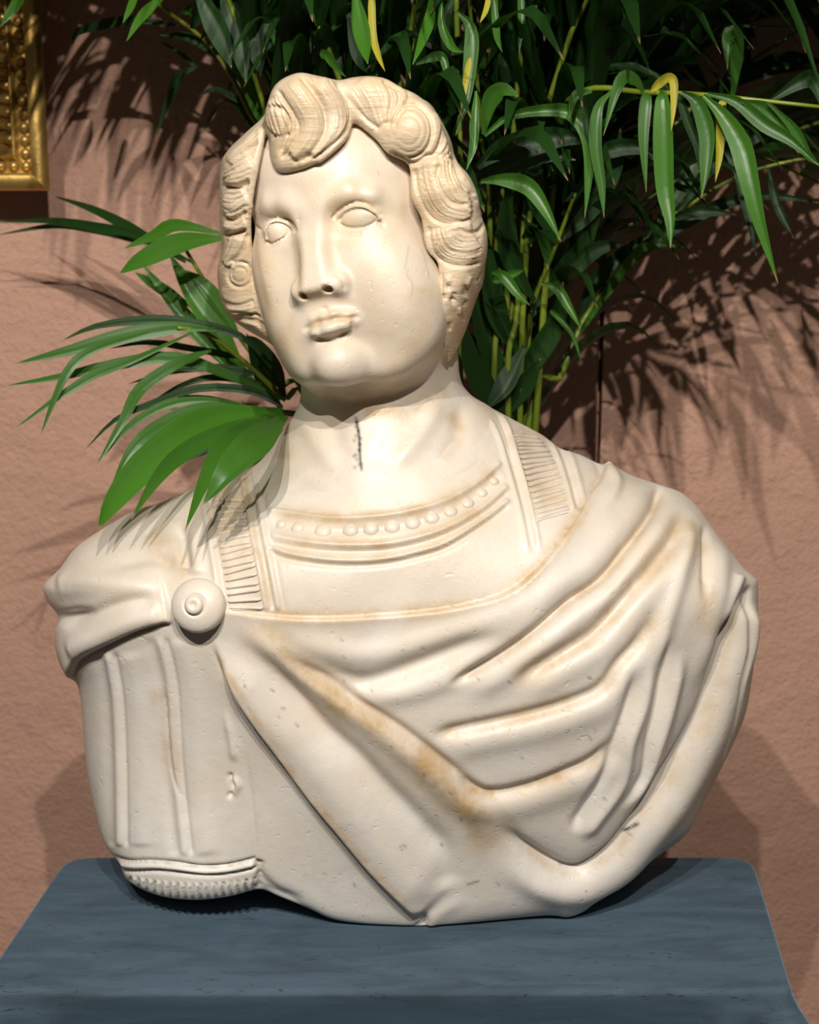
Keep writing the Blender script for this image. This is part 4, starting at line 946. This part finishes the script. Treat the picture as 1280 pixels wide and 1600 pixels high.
traced(fL, [([(800, 640), (770, 560), (750, 480), (745, 420)], [1.44, 1.42], 34, 'd', 0), ([(815, 560), (780, 500), (765, 430), (760, 360)], [1.43, 1.40], 34, 'd', 0), ([(805, 620), (835, 560), (870, 500), (880, 440)], [1.44, 1.42], 34, 'd', 0), ([(835, 470), (800, 410), (790, 340), (800, 280)], [1.42, 1.38], 32, 'd', 0),
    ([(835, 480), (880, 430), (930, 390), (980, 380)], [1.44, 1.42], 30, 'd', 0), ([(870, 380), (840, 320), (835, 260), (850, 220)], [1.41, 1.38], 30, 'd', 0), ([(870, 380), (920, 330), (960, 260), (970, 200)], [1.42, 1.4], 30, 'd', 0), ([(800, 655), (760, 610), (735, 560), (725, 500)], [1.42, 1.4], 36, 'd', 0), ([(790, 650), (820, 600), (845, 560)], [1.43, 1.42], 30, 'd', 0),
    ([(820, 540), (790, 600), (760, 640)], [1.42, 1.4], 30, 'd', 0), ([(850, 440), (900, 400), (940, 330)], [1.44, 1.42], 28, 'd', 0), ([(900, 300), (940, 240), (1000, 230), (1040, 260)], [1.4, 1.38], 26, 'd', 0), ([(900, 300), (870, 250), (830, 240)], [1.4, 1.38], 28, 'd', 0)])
# --- low fronds reaching out to the left over the shoulder
fI = frond(from_crown(px3([(520, 700), (480, 655), (446, 645), (412, 644)], [1.40, 1.33, 1.28]), -.04), .004, .0025)
traced(fI, [
    ([(412, 645), (330, 637), (262, 660), (210, 697), (171, 767)], [1.27, 1.2], 23, 'g', 0), ([(442, 643), (349, 649), (292, 677), (225, 729), (176, 786), (153, 827)], [1.27, 1.115], 50, 'b', .3), ([(431, 647), (356, 671), (285, 709), (244, 750), (205, 812)], [1.25, 1.10], 26, 'g', .2),
    ([(442, 649), (390, 668), (349, 694), (319, 754), (289, 830)], [1.24, 1.065], 28, 'g', 0), ([(446, 649), (405, 688), (360, 733), (316, 790)], [1.205, 1.11, 1.07, 1.06], 48, 'g', -.3), ([(442, 636), (394, 611), (311, 607), (240, 630), (180, 656), (130, 706)], [1.28, 1.3], 12, 'd', 0),
    ([(420, 645), (330, 625), (262, 632), (200, 668), (160, 715)], [1.3, 1.27], 15, 'g', 0), ([(440, 640), (340, 690), (270, 720), (240, 760)], [1.3, 1.26], 24, 'd', 0)])
fJ = frond(from_crown(px3([(500, 690), (440, 620), (375, 560), (320, 520), (277, 512)], [1.42, 1.4, 1.36, 1.34]), -.05), .004, .0018)
traced(fJ, [
    ([(427, 572), (375, 525), (300, 506), (232, 500), (150, 510), (95, 533)], [1.36, 1.36], 16, 'd', 0), ([(337, 515), (277, 512), (195, 525), (112, 547), (20, 569)], [1.35, 1.32], 24, 'g', 0), ([(446, 626), (375, 594), (277, 560), (180, 570), (94, 589), (6, 603)], [1.36, 1.3], 19, 'g', 0),
    ([(300, 520), (210, 562), (150, 585), (94, 619), (21, 671)], [1.34, 1.28], 14, 'g', 0), ([(230, 520), (150, 545), (112, 572), (86, 622), (63, 681)], [1.32, 1.28], 14, 'g', 0), ([(330, 548), (285, 564), (221, 607), (191, 660), (149, 731)], [1.34, 1.26], 19, 'g', 0),
    ([(400, 585), (340, 575), (270, 580), (200, 600)], [1.38, 1.36], 12, 'd', 0), ([(410, 600), (340, 590), (290, 600), (240, 625)], [1.36, 1.34], 10, 'd', 0), ([(380, 560), (300, 545), (230, 535), (170, 545)], [1.4, 1.4], 10, 'd', 0)])
fK = frond(from_crown(px3([(500, 680), (430, 600), (370, 520), (320, 440), (290, 390)], [1.46, 1.46, 1.46, 1.45]), -.03), .004, .0018)
traced(fK, [
    ([(385, 590), (337, 510), (300, 457), (264, 396)], [1.42, 1.44], 36, 'b', 0), ([(360, 580), (319, 532), (270, 472), (220, 411)], [1.44, 1.46], 25, 'b', 0), ([(375, 530), (345, 480), (318, 445), (290, 422)], [1.43, 1.44], 24, 'b', 0), ([(350, 366), (277, 352), (240, 369), (192, 389)], [1.42, 1.36], 20, 'b', 0),
    ([(350, 372), (285, 379), (225, 405), (186, 428)], [1.40, 1.34], 32, 'b', 0), ([(300, 410), (225, 371), (157, 356), (82, 345), (-10, 347)], [1.5, 1.64], 14, 'd', 0), ([(240, 382), (157, 362), (86, 353), (-10, 368)], [1.58, 1.64], 10, 'd', 0), ([(290, 410), (244, 382), (195, 352), (142, 326), (80, 305)], [1.5, 1.62], 16, 'd', 0),
    ([(300, 480), (250, 450), (210, 425)], [1.46, 1.48], 18, 'g', 0), ([(400, 600), (372, 575), (335, 540), (300, 520)], [1.45, 1.45], 20, 'g', 0), ([(440, 640), (415, 600), (400, 560), (385, 520)], [1.44, 1.42], 26, 'd', 0), ([(445, 620), (430, 580), (400, 540), (380, 525)], [1.40, 1.38], 26, 'd', 0)])
print('traced leaflets', NLEAF[0])

# --- the rest of the clump: upright stalks and full fronds arching out of the frame
BBV = [BVHTree.FromPolygons(a.tolist(), b.tolist()) for a, b in ((TV, TF), (HV, HF), (AV, AF))]
def grown(base, top, tip, n, ln, kind, wid=.011, droop=1.):
    P = np.array([base, base+(top-base)*np.array([.22, .22, .6]), top, top*.45+tip*.55+np.array([0, 0, .10]), tip]); c = crom(P, 10); o = frond(P, .0042, .0014)
    geo = []
    L = len(c)
    for i in range(n):
        s = .42+.56*(i+.5)/n; k = s*(L-1); p = np.array([np.interp(k, np.arange(L), c[:, j]) for j in range(3)]); k0 = int(min(k, L-2)); t = c[k0+1]-c[k0]; t /= np.linalg.norm(t)
        for sgn in (-1, 1):
            sd = np.cross(t, [0, 0, 1.]); sd /= np.linalg.norm(sd)+1e-9
            d = t*.75+sd*sgn*.75+np.array([0, 0, rp_.uniform(.0, .35)]); d /= np.linalg.norm(d); l = ln*(.65+.5*math.sin(math.pi*min(1, (s-.3)/.7)))*rp_.uniform(.85, 1.12)
            q = [p, p+d*l*.4+np.array([0, 0, .01]), p+d*l*.75+np.array([0, 0, -.06*droop*l/.3]), p+d*l+np.array([0, 0, -.20*droop*l/.3])]
            q = [np.array([x, min(y, WALL_Y-.03), z]) for x, y, z in q]
            if any(x < -.36 and y > WALL_Y-.12 for x, y, z in q): continue
            rb_ = (ribbon(q, wid*rp_.uniform(.8, 1.15), np.cross(d, [0, 0, 1.])+np.array([0, 0, .3*sgn]), rp_.uniform(-.4, .4), .25, 9), kind if rp_.random() < .85 else 'g')
            bv_ = BVHTree.FromPolygons([tuple(x) for x in rb_[0][0]], rb_[0][1])
            if not any(bv_.overlap(B_) for B_ in BBV): geo.append(rb_)
    return o, geo
rest = []
SP = [((.05, 1.50), (.10, 1.47, 1.62), (.30, 1.40, 2.05), 11, .30), ((.08, 1.52), (.16, 1.52, 1.58), (.55, 1.50, 1.92), 11, .30), ((.02, 1.52), (.02, 1.52, 1.68), (-.10, 1.42, 2.12), 11, .30), ((.10, 1.47), (.20, 1.55, 1.50), (.62, 1.58, 1.72), 10, .28),
      ((0, 1.5), (-.06, 1.55, 1.66), (-.38, 1.52, 2.02), 11, .28), ((.06, 1.54), (.08, 1.58, 1.70), (.14, 1.55, 2.15), 10, .30), ((.12, 1.5), (.24, 1.48, 1.60), (.50, 1.34, 1.98), 10, .28), ((-.02, 1.48), (-.10, 1.46, 1.60), (-.30, 1.34, 2.05), 10, .28), ((.09, 1.53), (.12, 1.6, 1.55), (.36, 1.64, 1.95), 10, .28)]
SP += [((-.02, 1.5), (-.08, 1.5, 1.72), (-.42, 1.47, 1.93), 13, .26), ((-.03, 1.51), (-.05, 1.52, 1.75), (-.30, 1.52, 1.97), 13, .28), ((0, 1.52), (-.06, 1.55, 1.78), (-.40, 1.58, 2.0), 13, .28), ((-.01, 1.5), (-.10, 1.46, 1.70), (-.36, 1.40, 1.97), 12, .26),
       ((.1, 1.5), (.2, 1.5, 1.62), (.46, 1.46, 1.86), 13, .28), ((.12, 1.52), (.2, 1.56, 1.6), (.5, 1.58, 1.82), 13, .28), ((.1, 1.48), (.18, 1.46, 1.62), (.36, 1.40, 1.84), 13, .28), ((.08, 1.5), (.15, 1.52, 1.64), (.28, 1.46, 1.88), 13, .28), ((.13, 1.5), (.24, 1.52, 1.5), (.44, 1.5, 1.66), 13, .26)]
for _ in range(15):                                    # overhead fronds, mostly above the frame
    a_ = rp_.uniform(0, 6.28); r_ = rp_.uniform(.2, .62); x_ = .05+r_*1.25*math.cos(a_); y_ = min(1.66, max(1.12, 1.48+.55*r_*math.sin(a_))); tz_ = rp_.uniform(1.9, 2.25)
    SP.append(((rp_.uniform(-.03, .13), 1.5+rp_.uniform(-.04, .04)), (.06+.25*(x_-.05), 1.5+.35*(y_-1.5), rp_.uniform(1.62, 1.8)), (x_, y_, tz_), 12, .32))
for i in range(9):                                     # dense spray above the gilt frame
    SP.append(((-.02, 1.5+.01*i-.04), (-.08+rp_.uniform(-.03, .03), 1.48+rp_.uniform(-.04, .06), 1.80+rp_.uniform(0, .08)), (-.36+.03*i, 1.38+.02*((i*5) % 9), 1.93+.022*((i*4) % 9)), 14, .22, .45))
for i, (b0, tp_, ti, n, ln, *dr_) in enumerate(SP):
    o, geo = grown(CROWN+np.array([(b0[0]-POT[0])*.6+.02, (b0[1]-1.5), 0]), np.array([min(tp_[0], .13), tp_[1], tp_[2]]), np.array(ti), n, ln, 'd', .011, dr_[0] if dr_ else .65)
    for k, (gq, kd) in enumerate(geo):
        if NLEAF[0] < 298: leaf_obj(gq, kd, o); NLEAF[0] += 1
        else: rest.append((gq, kd))
for i in range(11):                                    # bare stalks in the clump beside the neck
    u = rp_.uniform(755, 835); y = rp_.uniform(1.42, 1.58); v0 = rp_.uniform(180, 320)
    P = from_crown(px3([(u-12+rp_.uniform(-8, 8), 660), (u, 480), (u+rp_.uniform(-6, 26), v0)], [y, y]), rp_.uniform(-.05, .05), rp_.uniform(-.05, .05))
    V, Fq = tube(P, .0045, .0022, 24); raw_mesh('stalk', V, Fq, M_STEM, palm)
if rest:
    V = []; Fq = []; uv = []
    for (a_, b_, c_), kd in rest:
        o_ = len(V); V += a_; Fq += [tuple(x+o_ for x in f) for f in b_]; uv += c_
    o = leaf_obj((V, Fq, uv), 'd', palm, 'overhanging_leaflets'); o['kind'] = 'stuff'

# ==================================================================  GILT FRAME
def mat_gilt():
    t = NT('aged_gilding'); co = t.coords()
    c = t.mix(t.ramp(t.noise(28, 5, .65, co), [(.35, (0, 0, 0)), (.7, (1, 1, 1))]), (.42, .25, .06), (.62, .42, .13))
    c = t.mix(t.ramp(t.noise(70, 4, .7, co), [(.6, (0, 0, 0)), (.72, (.8, .8, .8))]), c, (.16, .085, .03))
    t.set(Base_Color=c, Roughness=.38, Metallic=.75); t.bump(t.noise(90, 5, .6, co), .3, .002); return t.m
MG = mat_gilt()
FD = .075; FY = WALL_Y-FD
K = un_y(76, 298, FY); fx, fz = K[0], K[2]                      # bottom right outer corner
frame = empty('picture_frame', (fx-.3, WALL_Y, fz)); tag(frame, 'gilded picture frame with beaded moulding on the pink wall', 'picture frame')
FW, FH = .60, .80; pxm = (WALL_Y-.08)*1.03/FPX
def rail(name, prof, side):
    """a mitred length of moulding: prof = (inset, height off the wall)"""
    x1, z0, x0, z1 = fx, fz, fx-FW, fz+FH; V = []; Fq = []
    for ins, h in prof:
        q = {'r': ((x1-ins, z0+ins), (x1-ins, z1-ins)), 'b': ((x0+ins, z0+ins), (x1-ins, z0+ins)), 'l': ((x0+ins, z1-ins), (x0+ins, z0+ins)), 't': ((x1-ins, z1-ins), (x0+ins, z1-ins))}[side]
        for x, z in q: V.append((x, WALL_Y-h, z))
    for i in range(len(prof)-1): Fq.append((2*i, 2*i+1, 2*i+3, 2*i+2))
    return raw_mesh(name, V, Fq, MG, frame)
B0 = pxm
outer = [(.02, .0), (.014, FD*.5), (0, FD-.008), (0, FD-.004), (.003, FD), (.016, FD), (.0195, FD-.004), (.0195, FD-.016)]
bed = [(.0195, FD-.016), (.0345, FD-.016), (.0355, FD-.010), (.040, FD-.009)]
cove = [(.040, FD-.009), (.041, FD-.018), (.050, FD-.027), (.062, FD-.034), (.076, FD-.038), (.088, FD-.036), (.092, FD-.045), (.092, .01)]
rails = {}
for sd_ in 'rblt':
    rails[sd_] = rail('outer_moulding', outer, sd_); rail('bead_channel', bed, sd_); rails[sd_+'c'] = rail('cove_moulding', cove, sd_)
def bead_mesh():
    V, Fq, _ = lathe(np.zeros(3), np.array([1e-4, -1., 0]), [(.0062, -.004), (.0064, 0), (.0056, .003), (.0036, .0052), (.0001, .006)], 14); me = bpy.data.meshes.new('bead'); me.from_pydata([tuple(v) for v in V], [], [tuple(f) for f in Fq[:, ::-1]]); me.materials.append(MG)
    me.polygons.foreach_set('use_smooth', [True]*len(me.polygons)); return me
BM = bead_mesh()
def put_bead(x, z):
    o = bpy.data.objects.new('bead', BM); COL.objects.link(o); o.parent = frame; o.matrix_parent_inverse = frame.matrix_world.inverted(); o.location = (x, WALL_Y-(FD-.016)-.002, z)
sp_b = .0142
for i in range(int((FH-.054)/sp_b)+1): put_bead(fx-.027, fz+.027+i*sp_b); put_bead(fx-FW+.027, fz+.027+i*sp_b)
for i in range(1, int((FW-.06)/sp_b)+1): put_bead(fx-.027-i*sp_b, fz+.027); put_bead(fx-.027-i*sp_b, fz+FH-.027)
def flute(z):                                            # carved leaf-like flutes across the cove of the right rail
    V, Fq = tube([(fx-.0415, WALL_Y-FD+.016, z), (fx-.055, WALL_Y-FD+.027, z+.002), (fx-.072, WALL_Y-FD+.034, z+.001), (fx-.088, WALL_Y-FD+.033, z)], .0052, .0062, 9, 7); raw_mesh('flute', V, Fq, MG, frame)
for i in range(27): flute(fz+.056+i*.0145)
def canvas():
    t = NT('dark_canvas'); t.set(Base_Color=t.mix(t.noise(6, 4, .5), (.05, .03, .02), (.10, .07, .04)), Roughness=.4)
    V = [(fx-.09, WALL_Y-.02, fz+.09), (fx-FW+.09, WALL_Y-.02, fz+.09), (fx-FW+.09, WALL_Y-.02, fz+FH-.09), (fx-.09, WALL_Y-.02, fz+FH-.09)]
    V += [(x, WALL_Y-.012, z) for x, y, z in V]; raw_mesh('canvas', V, [(0, 1, 2, 3), (7, 6, 5, 4), (0, 4, 5, 1), (1, 5, 6, 2), (2, 6, 7, 3), (3, 7, 4, 0)], t.m, frame)
canvas()
